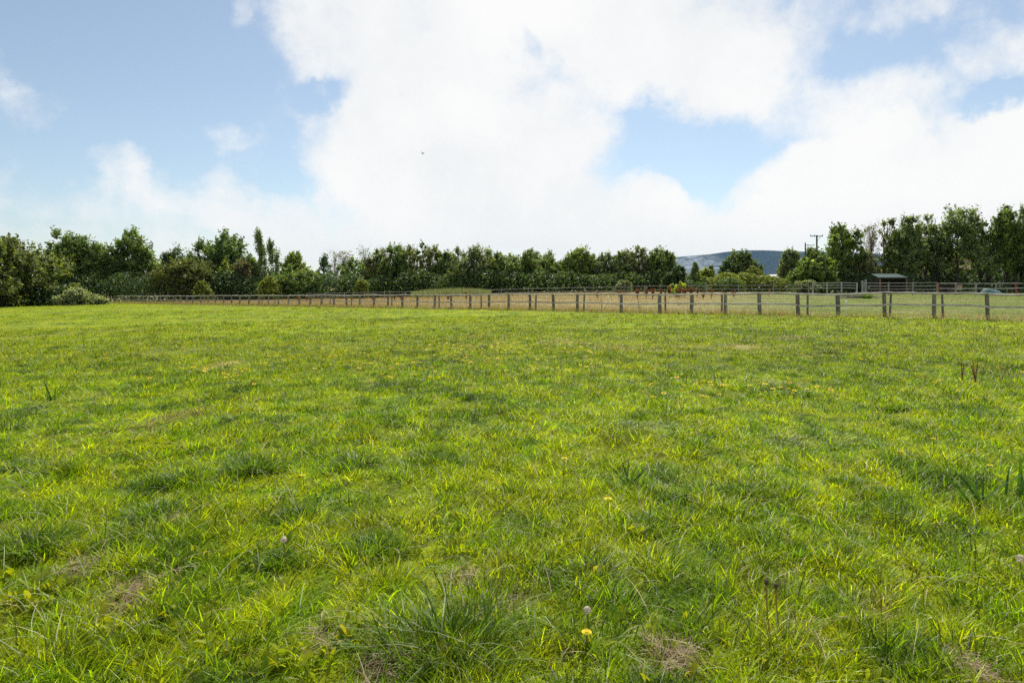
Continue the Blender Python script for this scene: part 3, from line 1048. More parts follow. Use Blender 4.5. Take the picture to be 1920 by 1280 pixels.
M_BARK_COL = mat_plain('stalk', (1, 1, 1), 0.8, 0.2, 30, 0, True)
dock(at(1829, 722), 0.33, 3, 'lone rust-brown dock stalk standing in the near field, thick and tall', spread=0.05)
dock(at(1804, 716), 0.26, 2, 'thin short brown dock stalk beside a thicker rust-brown one', spread=0.04)
for px, Y, h, ns in [(1195, 62, 1.0, 7), (1212, 64, 1.1, 7), (1224, 60, 1.0, 8), (1240, 63, .9, 5), (1256, 66, 1.1, 7), (1273, 61, 1.15, 9), (1284, 64, 1.0, 7), (1296, 60, 1.1, 9), (1308, 62, .95, 6), (1319, 58, .8, 4), (1334, 60, .8, 4), (1352, 60, .7, 3), (1376, 60, .7, 4), (1440, 62, .6, 3),
                     (1160, 66, .8, 3), (1120, 66, .8, 3), (560, 84, .8, 5), (575, 85, .8, 5), (740, 78, .8, 5), (752, 78, .8, 4), (700, 80, .7, 4), (874, 70, .9, 4), (840, 72, .8, 4)]:
    dock(on_depth(px, Y), h, ns, 'rust-brown dock plant gone to seed in the dry paddock behind the near fence', 'brown docks in the dry paddock', 0.22)


# ------------------------------------------------------------------ the near fence
def on_fence(px):
    d = np.array([(px - CX) / F, 1.0])
    A = np.array([[d[0], -FD[0]], [d[1], -FD[1]]])
    s_ = np.linalg.solve(A, FA)
    return d * s_[0]


def fence_rail_z(q):
    return gz(q[0], q[1]) + 1.06


POSTS = [220, 239, 259, 269, 279, 290, 301, 313, 326, 337, 350, 361, 377, 390, 404, 420, 435, 450, 467, 486, 503, 522, 541, 561, 582, 603, 626, 649.5, 674, 701, 727, 754.5, 783, 814, 847, 882, 917, 954, 994, 1039, 1083, 1164.5,
         1237.5, 1296, 1359, 1425, 1497, 1572.5, 1659.5, 1751, 1852.5, 1966, 2100, 2255]
THIN = [381, 489, 513, 616, 657, 732, 821, 900, 1002, 1092, 1245.5, 1351, 1512, 1666, 1767]
BASE = np.array([*on_fence(1300), 0.0])
BASE[2] = gz(BASE[0], BASE[1])
fence = thing('paddock_fence', BASE, 'long weathered post-and-rail fence crossing the whole field in front of the paddock', 'fence')
FRZ = math.atan2(FD[1], FD[0])
pp = [on_fence(p_) for p_ in POSTS]
tops = []
for n_, q in enumerate(pp):
    a = Acc()
    hz = fence_rail_z(q)
    g_ = gz(q[0], q[1])
    wdt = rng.uniform(0.115, 0.15) * (1.12 if POSTS[n_] in (1039, 1164.5, 1572.5, 1751) else 1.0)
    top = hz + rng.uniform(-0.02, 0.02)
    tl = rng.normal(0, 0.028, 2)
    tone = rng.uniform(0.75, 1.2) * np.array([1, rng.uniform(.95, 1.02), rng.uniform(.86, 1.02)])
    # weathered square post: chamfered top, grain-split faces
    a.box([0, 0, (top - 0.03 - (g_ - 0.3)) / 2 - 0.3], [wdt, wdt * 0.9, top - 0.03 - (g_ - 0.3)], FRZ, tl, tone, 0.95)
    hh = top - 0.03 - g_
    a.box([tl[0] * (hh + .3) * math.cos(FRZ) - tl[1] * (hh + .3) * math.sin(FRZ), tl[0] * (hh + .3) * math.sin(FRZ) + tl[1] * (hh + .3) * math.cos(FRZ), hh + 0.0185], [wdt * 0.944, wdt * 0.85, 0.033], FRZ, (0, 0), tone * 0.95, 0.72)
    o = a.build('post', M_POST, fence)
    o.location = np.array([q[0], q[1], g_]) - BASE
    tops.append(np.array([q[0], q[1], hz]))
for px in THIN:
    q = on_fence(px) + FN * 0.12
    g_ = gz(q[0], q[1])
    a = Acc()
    h_ = 1.06 + rng.uniform(-0.04, 0.09)
    a.box([0, 0, h_ / 2 - 0.15], [0.075, 0.07, h_ + 0.3], FRZ, rng.normal(0, 0.02, 2), np.array([1.0, .95, .9]) * rng.uniform(0.8, 1.15), 0.93)
    o = a.build('support_post', M_POST, fence)
    o.location = np.array([q[0], q[1], g_]) - BASE
# rails: two bays each, sawn half-round and not quite straight
for lev, zoff, th_, dp in (('top', 0.0, 0.095, 0.085), ('low', -0.50, 0.075, 0.045)):
    for s0 in range(0, len(tops) - 1, 2):
        s1 = min(s0 + 2, len(tops) - 1)
        P0, P1 = tops[s0].copy(), tops[s1].copy()
        Pm = tops[(s0 + s1) // 2] if s1 - s0 > 1 else (P0 + P1) / 2
        ts = np.linspace(0, 1, 13)[:, None]
        pts = P0 * (1 - ts) + P1 * ts
        pts[:, 2] += (Pm[2] - (P0[2] + P1[2]) / 2) * (1 - (2 * ts[:, 0] - 1) ** 2)
        pts[:, 2] += zoff - th_ / 2 + 0.014 * np.sin(ts[:, 0] * rng.uniform(3, 9) + rng.uniform(0, 6)) - (0.0 if lev == 'top' else 0.02 * math.sin(s0))
        pts[0] += (P1 - P0) / np.linalg.norm(P1 - P0) * 0.005
        pts[-1] -= (P1 - P0) / np.linalg.norm(P1 - P0) * 0.005
        off = -(0.045 if lev == 'top' else 0.085) * FN
        pts[:, :2] += off
        pts += rng.normal(0, 0.004, pts.shape)
        n = len(pts)
        ang = np.array([-150, -90, -30, 30, 65, 115, 150]) if lev == 'top' else np.array([-140, -40, 40, 140])
        hw, hz_ = dp / 2, th_ / 2
        ring = np.stack([np.cos(np.radians(ang)), np.sin(np.radians(ang))], 1)
        ring = ring / np.abs(ring).max(0) * np.array([hw, hz_])
        tone = rng.uniform(0.8, 1.15)
        V = pts[:, None] + np.concatenate([ring[None, :, :1] * FN[None, None], np.broadcast_to(ring[None, :, 1:], (1, len(ring), 1))], -1)
        i = np.arange(n - 1)[:, None] * len(ring)
        j = np.arange(len(ring))[None]
        k = (j + 1) % len(ring)
        qd = np.stack([i + j, i + k, i + len(ring) + k, i + len(ring) + j], -1).reshape(-1, 4)
        V = V.reshape(-1, 3)
        V = np.vstack([V, pts[:1], pts[-1:]])
        R_ = len(ring)
        jj, kk = np.arange(R_), (np.arange(R_) + 1) % R_
        tr_ = np.vstack([np.stack([np.full(R_, n * R_), kk, jj], 1), np.stack([np.full(R_, n * R_ + 1), (n - 1) * R_ + jj, (n - 1) * R_ + kk], 1)])
        a = Acc()
        a.add(V - BASE, qd, tr_, np.array([tone, tone * .98, tone * .95]))
        o = a.build('rail', M_RAIL, fence)
for zoff in (-0.28, -0.78):
    a = Acc()
    pts = np.array([t_ + np.array([*(FN * 0.09), zoff]) for t_ in tops]) - BASE
    a.tube(pts, 0.004, 4, (0.5, 0.5, 0.5))
    a.build('wire', M_PALEWOOD, fence)
# leaning sticks and a white electric-fence stake stand by the fence
M_WHITE = mat_plain('white_plastic', (0.78, 0.78, 0.76), 0.4, 0.08)
for px, tl, lab in [(1122, .06, 'thin dark leaning stake behind the near fence, beside the wide gap between posts'), (1193, .12, 'thin dark stake leaning the other way, between two fence posts with docks behind')]:
    q = on_fence(px) + FN * 0.35
    a = Acc()
    a.tube([[0, 0, -0.1], [-tl * 0.5, 0, 0.4], [-tl, 0, 0.86]], [0.018, 0.017, 0.015], 6, (0.5, 0.45, 0.42))
    o = a.build('leaning_stake', M_POST)
    o.location = (q[0], q[1], gz(*q))
    tag(o, lab, 'stake')
q = on_fence(1579.5) + FN * 0.5
t = thing('electric_fence_stake', (q[0], q[1], gz(*q)), 'white plastic electric-fence stake standing just behind the near fence', 'stake')
a = Acc()
a.tube([[0, 0, -0.1], [0, 0, 0.62]], 0.012, 7)
a.build('stake', M_WHITE, t)
a = Acc()
a.tube([[0, 0, 0.60], [0, 0, 0.63], [0, 0, 0.70], [0, 0, 0.73]], [0.02, 0.05, 0.05, 0.02], 9)
a.build('insulator', M_WHITE, t)


# ------------------------------------------------------------------ fences on the far side of the paddock
def rail_fence(label, pts_px, rails, post_w, mats, gap=1.9, rail_t=0.07, name='field_fence', red=()):
    """pts_px: (column, depth, height above the ground) along the line"""
    P = []
    for px, D in pts_px:
        q = on_depth(px, D)
        P.append(q)
    base = P[0].copy()
    t = thing(name, base, label, 'fence')
    posts = []
    for a_, b_ in zip(P[:-1], P[1:]):
        L = np.linalg.norm(b_ - a_)
        n = max(1, int(round(L / gap)))
        for i_ in range(n):
            posts.append(a_ + (b_ - a_) * i_ / n)
    posts.append(P[-1])
    H = max(rails)
    for i_, q in enumerate(posts):
        q[2] = gz(q[0], q[1])
        a = Acc()
        h_ = H + rng.uniform(0.02, 0.12)
        a.box([0, 0, h_ / 2 - 0.1], [post_w, post_w, h_ + 0.2], 0, rng.normal(0, 0.02, 2), np.array([1, 1, 1]) * rng.uniform(0.75, 1.1), 0.95)
        o = a.build('post', mats[0], t)
        o.location = q - base
        if i_ in red:
            o.data.materials[0] = M_REDPOST
            o['label'] = 'reddish post'
    for z_ in rails:
        for s0 in range(0, len(posts) - 1, 2):
            s1 = min(s0 + 2, len(posts) - 1)
            pts = np.array([posts[k] + np.array([0, -post_w / 2 - 0.025, z_ + rng.normal(0, 0.015)]) for k in range(s0, s1 + 1)])
            dv = pts[-1] - pts[0]
            a = Acc()
            for k in range(len(pts) - 1):
                mid = (pts[k] + pts[k + 1]) / 2 - base
                v = pts[k + 1] - pts[k]
                ln = np.linalg.norm(v[:2])
                b = np.array([[-.5, -.5, -.5], [.5, -.5, -.5], [.5, .5, -.5], [-.5, .5, -.5], [-.5, -.5, .5], [.5, -.5, .5], [.5, .5, .5], [-.5, .5, .5]]) * np.array([ln - 0.006, 0.035, rail_t])
                b[:, 2] += b[:, 0] / ln * v[2]
                an = math.atan2(v[1], v[0])
                b = np.stack([b[:, 0] * math.cos(an) - b[:, 1] * math.sin(an), b[:, 0] * math.sin(an) + b[:, 1] * math.cos(an), b[:, 2]], 1) + mid
                a.add(b, [[0, 3, 2, 1], [4, 5, 6, 7], [0, 1, 5, 4], [1, 2, 6, 5], [2, 3, 7, 6], [3, 0, 4, 7]], None, np.array([1, 1, 1]) * rng.uniform(0.85, 1.1))
            a.build('rail', mats[1], t)
    return t


M_REDPOST = mat_plain('red_post', (0.28, 0.07, 0.05), 0.8, 0.2)
rail_fence('far pale-railed fence running low along the foot of the wood beyond the dry paddock', [(575, 92), (760, 86), (940, 80), (1150, 76), (1385, 74), (1516, 73)], [0.98, 0.55], 0.08, (M_PALEWOOD, M_PALEWOOD), 3.4, 0.065, 'wood_fence')
rail_fence('grey slatted rail fence before the bushy tree, ending at the gateposts', [(1524, 74), (1606, 72)], [1.22, 0.95, 0.66], 0.11, (M_RAIL, M_RAIL), 1.6, 0.07, 'slatted_fence')
rail_fence('silver-grey three-railed fence directly in front of the green-roofed field shelter', [(1622, 70), (1757, 68)], [1.22, 0.90, 0.58], 0.11, (M_PALEWOOD, M_PALEWOOD), 1.9, 0.085, 'rail_fence', (4,))
rail_fence('two-railed fence with widely spaced posts under the tall open trees', [(1760, 69), (1792, 69), (1829, 69), (1867, 69), (1906, 69), (1950, 69), (2000, 69), (2060, 69)], [1.16, 0.66], 0.12, (M_PALEWOOD, M_RAIL), 2.4, 0.075, 'rail_fence', (0, 4))
for px, h_, lab in [(1617, 1.42, 'tall grey gatepost at the gap, nearer the slatted fence'), (1623, 1.5, 'tall pale gatepost at the gap, nearer the shelter')]:
    q = on_depth(px, 69.6)
    a = Acc()
    a.box([0, 0, h_ / 2 - 0.1], [0.16, 0.15, h_ + 0.2], 0.2, (0.01, 0), (1, 1, 1), 0.95)
    a.box([0, 0, h_ + 0.025], [0.15, 0.14, 0.05], 0.2, (0.0, 0), (0.9, .9, .9), 0.5)
    o = a.build('gatepost', M_PALEWOOD)
    o.location = q
    tag(o, lab, 'gatepost')

# ------------------------------------------------------------------ field shelter
SD = 78.0
q = on_depth(1669.5, SD)
sh = thing('field_shelter', q, 'small open-fronted horse shelter with a green corrugated roof under the trees', 'shelter')
HW = 28.5 / F * SD
M_ROOF = mat_plain('green_tin', (0.034, 0.072, 0.064), 0.85, 0.18, 2.0)
M_DARKWOOD = mat_wood('dark_timber', (0.018, 0.013, 0.011), (0.045, 0.032, 0.026), 10, 0.85)
M_REDWOOD = mat_wood('red_timber', (0.16, 0.085, 0.06), (0.28, 0.16, 0.12), 10, 0.85)
z_e, z_r = z_at(520.0, SD) - q[2], z_at(513.0, SD) - q[2]
n = 57
cxs = np.linspace(-HW, HW, n)
wave = 0.02 * np.cos(np.arange(n) * math.pi / 1.5)
a = Acc()
V = []
for (yy_, zz_, inset) in ((-0.55, z_e, 0.0), (1.3, z_r, 0.17)):
    V.append(np.stack([cxs * (1 - inset / HW), np.full(n, yy_), zz_ + wave], 1))
for (yy_, zz_, inset) in ((-0.55, z_e - 0.03, 0.0), (1.3, z_r - .03, 0.17)):
    V.append(np.stack([cxs * (1 - inset / HW), np.full(n, yy_), zz_ + wave], 1))
V = np.concatenate(V)
j = np.arange(n - 1)
a.add(V, np.concatenate([np.stack([j, j + 1, n + j + 1, n + j], 1), np.stack([2 * n + j, 3 * n + j, 3 * n + j + 1, 2 * n + j + 1], 1), np.stack([j, 2 * n + j, 2 * n + j + 1, j + 1], 1)]))
a.build('roof', M_ROOF, sh)
a = Acc()
a.box([0, -0.535, z_e - 0.10], [2 * HW - .06, 0.03, 0.11], col=(1, 1, 1))
a.build('fascia', M_DARKWOOD, sh)
for x_ in (-HW + 0.32, HW - 0.12):
    a = Acc()
    a.box([x_, -0.42, z_e / 2 - 0.13], [0.11, 0.11, z_e - 0.06])
    a.build('post', M_REDWOOD, sh)
a = Acc()
for k in range(16):
    a.box([-HW + 0.25 + k * (2 * HW - 0.5) / 15, 1.0, z_e / 2 - 0.06], [(2 * HW - .5) / 15 - 0.006, 0.03, z_e - 0.05])
for x_ in (-HW + 0.2, HW - 0.2):
    for k in range(9):
        a.box([x_, -0.36 + (k + .5) * 0.148, z_e / 2 - 0.06], [0.03, 0.142, z_e - 0.06])
a.build('board_wall', M_DARKWOOD, sh)  # shade of the open interior put into the near-black timber colour

# ------------------------------------------------------------------ telegraph poles
def tel_pole(px, ytop, D, arm_l, arm_r, yarm, lab):
    q = on_depth(px, D)
    t = thing('telegraph_pole', q, lab, 'pole')
    H = z_at(ytop, D) - q[2]
    a = Acc()
    a.tube([[0, 0, -0.2], [0, 0, H * .5], [0, 0, H]], [0.17, 0.15, 0.125], 10, (0.8, .8, .8))
    a.build('pole', M_BARK, t)
    za = z_at(yarm, D) - q[2]
    x0, x1 = arm_l / F * D, arm_r / F * D
    a = Acc()
    a.box([(x0 + x1) / 2, -0.17, za], [x1 - x0, 0.1, 0.13], col=(.8, .8, .8))
    a.tube([[x1 * .6, -0.2, za - .05], [0, -0.17, za - 0.8]], 0.025, 5)
    a.build('crossarm', M_BARK, t)
    for x_ in (x0 + 0.06, x0 + (x1 - x0) * 0.33, x1 - 0.06):
        a = Acc()
        a.tube([[x_, -0.17, za + 0.06], [x_, -0.17, za + 0.14], [x_, -0.17, za + 0.2], [x_, -0.17, za + .26]], [0.02, 0.07, 0.075, 0.03], 8)
        a.build('insulator', M_DARKPORC, t)


M_DARKPORC = mat_plain('brown_porcelain', (0.07, 0.05, 0.045), 0.3, 0.1)
tel_pole(1531.5, 441, 112, -13, 10.5, 443, 'taller telegraph pole with a crossarm, rising behind the bushy tree')
tel_pole(1510, 455, 150, -1.5, 16, 460, 'shorter telegraph pole with a one-sided crossarm, farther behind the bushy tree')


# ------------------------------------------------------------------ trees and bushes
T_MID = np.array([0.118, 0.182, 0.052])
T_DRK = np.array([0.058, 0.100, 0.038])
T_OLV = np.array([0.150, 0.152, 0.040])
T_LGT = np.array([0.195, 0.240, 0.046])
T_SIL = np.array([0.205, 0.245, 0.140])
T_BRN = np.array([0.145, 0.140, 0.075])


def branch(acc, p0, p1, r0, r1, sides=5, wob=0.08, n=6):
    t_ = np.linspace(0, 1, n)[:, None]
    L = np.linalg.norm(p1 - p0)
    pts = p0 * (1 - t_) + p1 * t_
    pts[1:-1] += rng.normal(0, wob * L / n, (n - 2, 3))
    pts[:, 2] += 0.12 * L * (t_[:, 0] * (1 - t_[:, 0])) * -1
    acc.tube(pts, np.linspace(r0, r1, n), sides, (1, 1, 1))
    return pts


def fit(p_, W, Zb, Zt, keep_x=0.0):
    """bring a cloud of points to the wanted width and height"""
    x0, x1 = np.percentile(p_[:, 0], [0.7, 99.3])
    s_ = W / max(x1 - x0, 1e-3)
    p_[:, 0] = (p_[:, 0] - (x0 + x1) / 2) * s_
    p_[:, 1] *= s_
    z0, z1 = np.percentile(p_[:, 2], [0.5, 99.85])
    p_[:, 2] = Zb + (p_[:, 2] - z0) / (z1 - z0) * (Zt - Zb)
    return p_


def make_tree(lab, px, top, w_, D, kind, tint, base_f=0.12, dens=1.0, lean=0.0, name=None, group=None, leaf=0.17, depth_f=1.0, pale=False, gap=0.5):
    q = on_depth(px, D)
    H = z_at(top, D) - q[2]
    Wd = w_ / F * D
    nm = name or {'round': 'broadleaf_tree', 'tall': 'poplar_tree', 'birch': 'birch_tree', 'bare': 'bare_tree', 'conifer': 'conifer_tree', 'shrub': 'shrub'}[kind]
    t = thing(nm, q, lab, {'shrub': 'bush'}.get(kind, 'tree'), group)
    tr_, cr = Acc(), Acc()
    tint = np.array(tint)
    zb = H * base_f
    V3 = lambda n: (lambda d: d / np.linalg.norm(d, axis=1)[:, None])(rng.normal(0, 1, (n, 3)))
    if kind in ('round', 'shrub'):
        # lobes over an egg-shaped envelope, clumps over each lobe, leaves in each clump
        nl = int(rng.integers(9, 14))
        lobes = [np.array([0, 0, 0.48, 0.46])]
        for i_ in range(nl):
            th = rng.uniform(0, 2 * math.pi)
            ph = rng.uniform(-0.35, 1.35)
            rr_ = rng.uniform(0.55, 0.85)
            lobes.append(np.array([0.62 * rr_ * math.cos(th) * math.cos(ph), 0.62 * rr_ * math.sin(th) * math.cos(ph), 0.45 + 0.42 * rr_ * math.sin(ph), rng.uniform(0.18, 0.34)]))
        clumps, nrm = [], []
        for L_ in lobes:
            nc = int(34 * (L_[3] / 0.3) ** 2)
            d_ = V3(nc)
            d_[:, 2] = np.where(d_[:, 2] < -0.3, -d_[:, 2], d_[:, 2])
            clumps.append(L_[:3] + d_ * L_[3] * rng.uniform(0.72, 1.08, (nc, 1)) * np.array([1, 1, 0.85]))
            nrm.append(d_)
        clumps, nrm = np.concatenate(clumps), np.concatenate(nrm)
        cr_r = 0.075
    elif kind == 'tall':
        # several upright leaders, each a ragged plume of ascending sprays
        nl = max(2, int(round(w_ / 13)))
        clumps, nrm = [], []
        for i_ in range(nl):
            cx_ = (i_ + 0.5) / nl * 1.0 - 0.5 + rng.normal(0, 0.05)
            hi = 1.0 - 0.55 * cx_ * cx_ - (rng.uniform(0, 0.22) if i_ != nl // 2 else 0)
            nc = int(46 * dens)
            u = rng.random(nc) ** 0.8
            rad = (0.42 / nl + 0.12) * np.sin(np.clip(u * 0.9 + 0.12, 0, 1) * math.pi) ** 0.7 * rng.uniform(0.25, 1.15, nc)
            th = rng.uniform(0, 2 * math.pi, nc)
            c_ = np.stack([cx_ * (0.55 + 0.45 * u) + rad * np.cos(th), (rng.normal(0, 0.22)) + rad * np.sin(th), u * hi], 1)
            clumps.append(c_)
            nrm.append(np.stack([np.cos(th), np.sin(th), np.full(nc, 0.8)], 1))
        clumps, nrm = np.concatenate(clumps), np.concatenate(nrm)
        cr_r = 0.05 if nl > 2 else 0.068
    elif kind == 'birch':
        nc = int(120 * dens)
        u = rng.random(nc) ** 0.85
        rad = 0.42 * np.sin(np.clip(0.15 + 0.85 * (1 - u), 0, 1) * math.pi * 0.62) * rng.uniform(0.2, 1.05, nc)
        th = rng.uniform(0, 2 * math.pi, nc)
        clumps = np.stack([rad * np.cos(th) + lean * u ** 2, rad * np.sin(th), u], 1)
        nrm = np.stack([np.cos(th), np.sin(th), -0.3 * np.ones(nc)], 1)
        cr_r = 0.05
    elif kind == 'bare':
        nc = int(70 * dens)
        u = rng.random(nc) ** 0.7
        rad = 0.40 * (0.35 + 0.65 * u) * rng.uniform(0.1, 1.0, nc)
        th = rng.uniform(0, 2 * math.pi, nc)
        clumps = np.stack([rad * np.cos(th), rad * np.sin(th), u], 1)
        nrm = np.stack([np.cos(th), np.sin(th), np.ones(nc)], 1)
        cr_r = 0.05
    else:
        nc = int(150 * dens)
        tier = rng.integers(0, 9, nc)
        u = np.clip(tier / 9 + rng.normal(0, 0.05, nc), 0, 1)
        rad = 0.5 * (1 - u) ** 0.8 * rng.uniform(0.3, 1.05, nc)
        th = rng.uniform(0, 2 * math.pi, nc)
        clumps = np.stack([rad * np.cos(th) + 0.10 * u, rad * np.sin(th), u + 0.10 * rad], 1)
        nrm = np.stack([0.3 * np.cos(th), 0.3 * np.sin(th), np.ones(nc)], 1)
        cr_r = 0.04
    clumps = clumps + 0
    csz = rng.uniform(0.55, 1.45, len(clumps))
    inside = fit(clumps.copy(), Wd * 0.93, zb + 0.02 * H, H * 0.97)
    inside[:, 1] *= depth_f
    ctone = np.clip(rng.normal(1.0, 0.22, len(clumps)), 0.5, 1.6)
    keep = np.ones(len(clumps), bool)
    if kind in ('round', 'tall'):
        keep = rng.random(len(clumps)) > 0.10 * gap * 2
    inside, csz, ctone, nrm = inside[keep], csz[keep], ctone[keep], nrm[keep]
    rc = (Wd * 0.5 + H * 0.5) * cr_r * 1.55
    per = {'round': 66, 'shrub': 60, 'tall': 58, 'birch': 60, 'bare': 5, 'conifer': 46}[kind] * dens
    per = max(3, int(per * min(1.4, (rc / 0.55) ** 1.2 * (0.2 / leaf) ** 1.6)))
    ci = np.repeat(np.arange(len(inside)), per)
    n = len(ci)
    d_ = V3(n)
    rr_ = rng.random(n) ** 0.45
    # leaves sit along short shoots that push outwards and up from each clump
    nsh = 7
    sdir = nrm[:, None] * 0.75 + np.array([0, 0, 0.75 if kind in ('tall', 'round') else 0.25]) + rng.normal(0, 0.55, (len(inside), nsh, 3))
    sdir /= np.linalg.norm(sdir, axis=2)[..., None]
    slen = rng.uniform(0.5, 1.6, (len(inside), nsh)) * (1.25 if kind == 'tall' else 1.0)
    si = rng.integers(0, nsh, n)
    along = rng.random(n)
    shoot = sdir[ci, si] * (slen[ci, si] * along)[:, None] * rc * csz[ci][:, None]
    sc_ = np.array([1, 1, 0.7])
    if kind == 'tall':
        sc_ = np.array([0.9, 0.9, 1.1])
    if kind == 'birch':
        sc_ = np.array([0.65, 0.65, 1.7])
    if kind == 'conifer':
        sc_ = np.array([1.3, 1.3, 0.7])
    if kind in ('tall', 'round', 'shrub'):
        p_ = inside[ci] + shoot + d_ * (rr_ * rc * csz[ci] * (0.42 - 0.25 * along))[:, None] * sc_
    else:
        p_ = inside[ci] + d_ * (rr_ * rc * csz[ci])[:, None] * sc_
    topz_ = np.percentile(p_[:, 2], 99.8)
    if topz_ > H:
        p_[:, 2] *= H / topz_
    p_[:, 2] = np.maximum(p_[:, 2], 0.05)
    lc = tint * ctone[ci][:, None] * rng.uniform(0.55, 1.6, (n, 1))
    yel = rng.random(n) < 0.10
    lc[yel] = lc[yel] * np.array([1.7, 1.45, 1.0])
    scatter(cr, p_, leaf * rng.uniform(0.6, 1.3, n), lc, d_ * 0.6 + nrm[ci] * 0.6 + np.array([0, 0, 0.35]))
    # trunk and limbs
    rt = max(0.05, 0.020 * H) * (0.8 if kind in ('birch', 'bare') else 1.0)
    if kind == 'shrub':
        for _ in range(6):
            c_ = inside[int(rng.integers(len(inside)))]
            branch(tr_, np.array([rng.normal(0, .1), rng.normal(0, .1), -0.1]), c_, 0.05, 0.015, 5)
    else:
        nst = max(1, int(round(w_ / 20))) if kind == 'tall' else 1
        for s_ in range(nst):
            bx = (s_ + .5) / nst * Wd * 0.6 - Wd * 0.3 if nst > 1 else 0.0
            topz = H * (0.93 if kind != 'round' else 0.72)
            sel = inside[np.abs(inside[:, 0] - bx) < Wd / max(nst, 1) * 0.75] if nst > 1 else inside
            tx = float(np.mean(sel[sel[:, 2] > np.percentile(sel[:, 2], 85), 0])) if len(sel) > 8 else bx
            tp = branch(tr_, np.array([bx, 0, -0.2]), np.array([tx, 0, topz]), rt, rt * 0.18, 8, 0.10, 9)
            nb = min(len(sel), 46 if kind in ('bare',) else 26)
            for c_ in sel[rng.choice(len(sel), nb, replace=False)]:
                hz = max(zb * 0.6, c_[2] - rng.uniform(0.12, 0.30) * H)
                f_ = np.clip(hz / topz, 0.05, 0.95) * (len(tp) - 1)
                a0 = tp[int(f_)] + (tp[min(int(f_) + 1, len(tp) - 1)] - tp[int(f_)]) * (f_ % 1)
                r0 = rt * (1 - 0.8 * f_ / (len(tp) - 1)) * 0.5
                bp = branch(tr_, a0, c_, r0, 0.012, 4, 0.12, 6)
                if kind == 'bare':
                    for _ in range(6):
                        s0 = bp[int(rng.integers(2, 6))]
                        branch(tr_, s0, s0 + np.array([rng.normal(0, .5), rng.normal(0, .5), rng.uniform(.5, 1.5)]) * 0.09 * H, 0.012, 0.005, 3, 0.1, 4)
    tr_.build('stems' if kind == 'shrub' else 'trunk', M_PALEBARK if pale else M_BARK, t)
    cr.build('crown', M_LEAF, t)
    return t


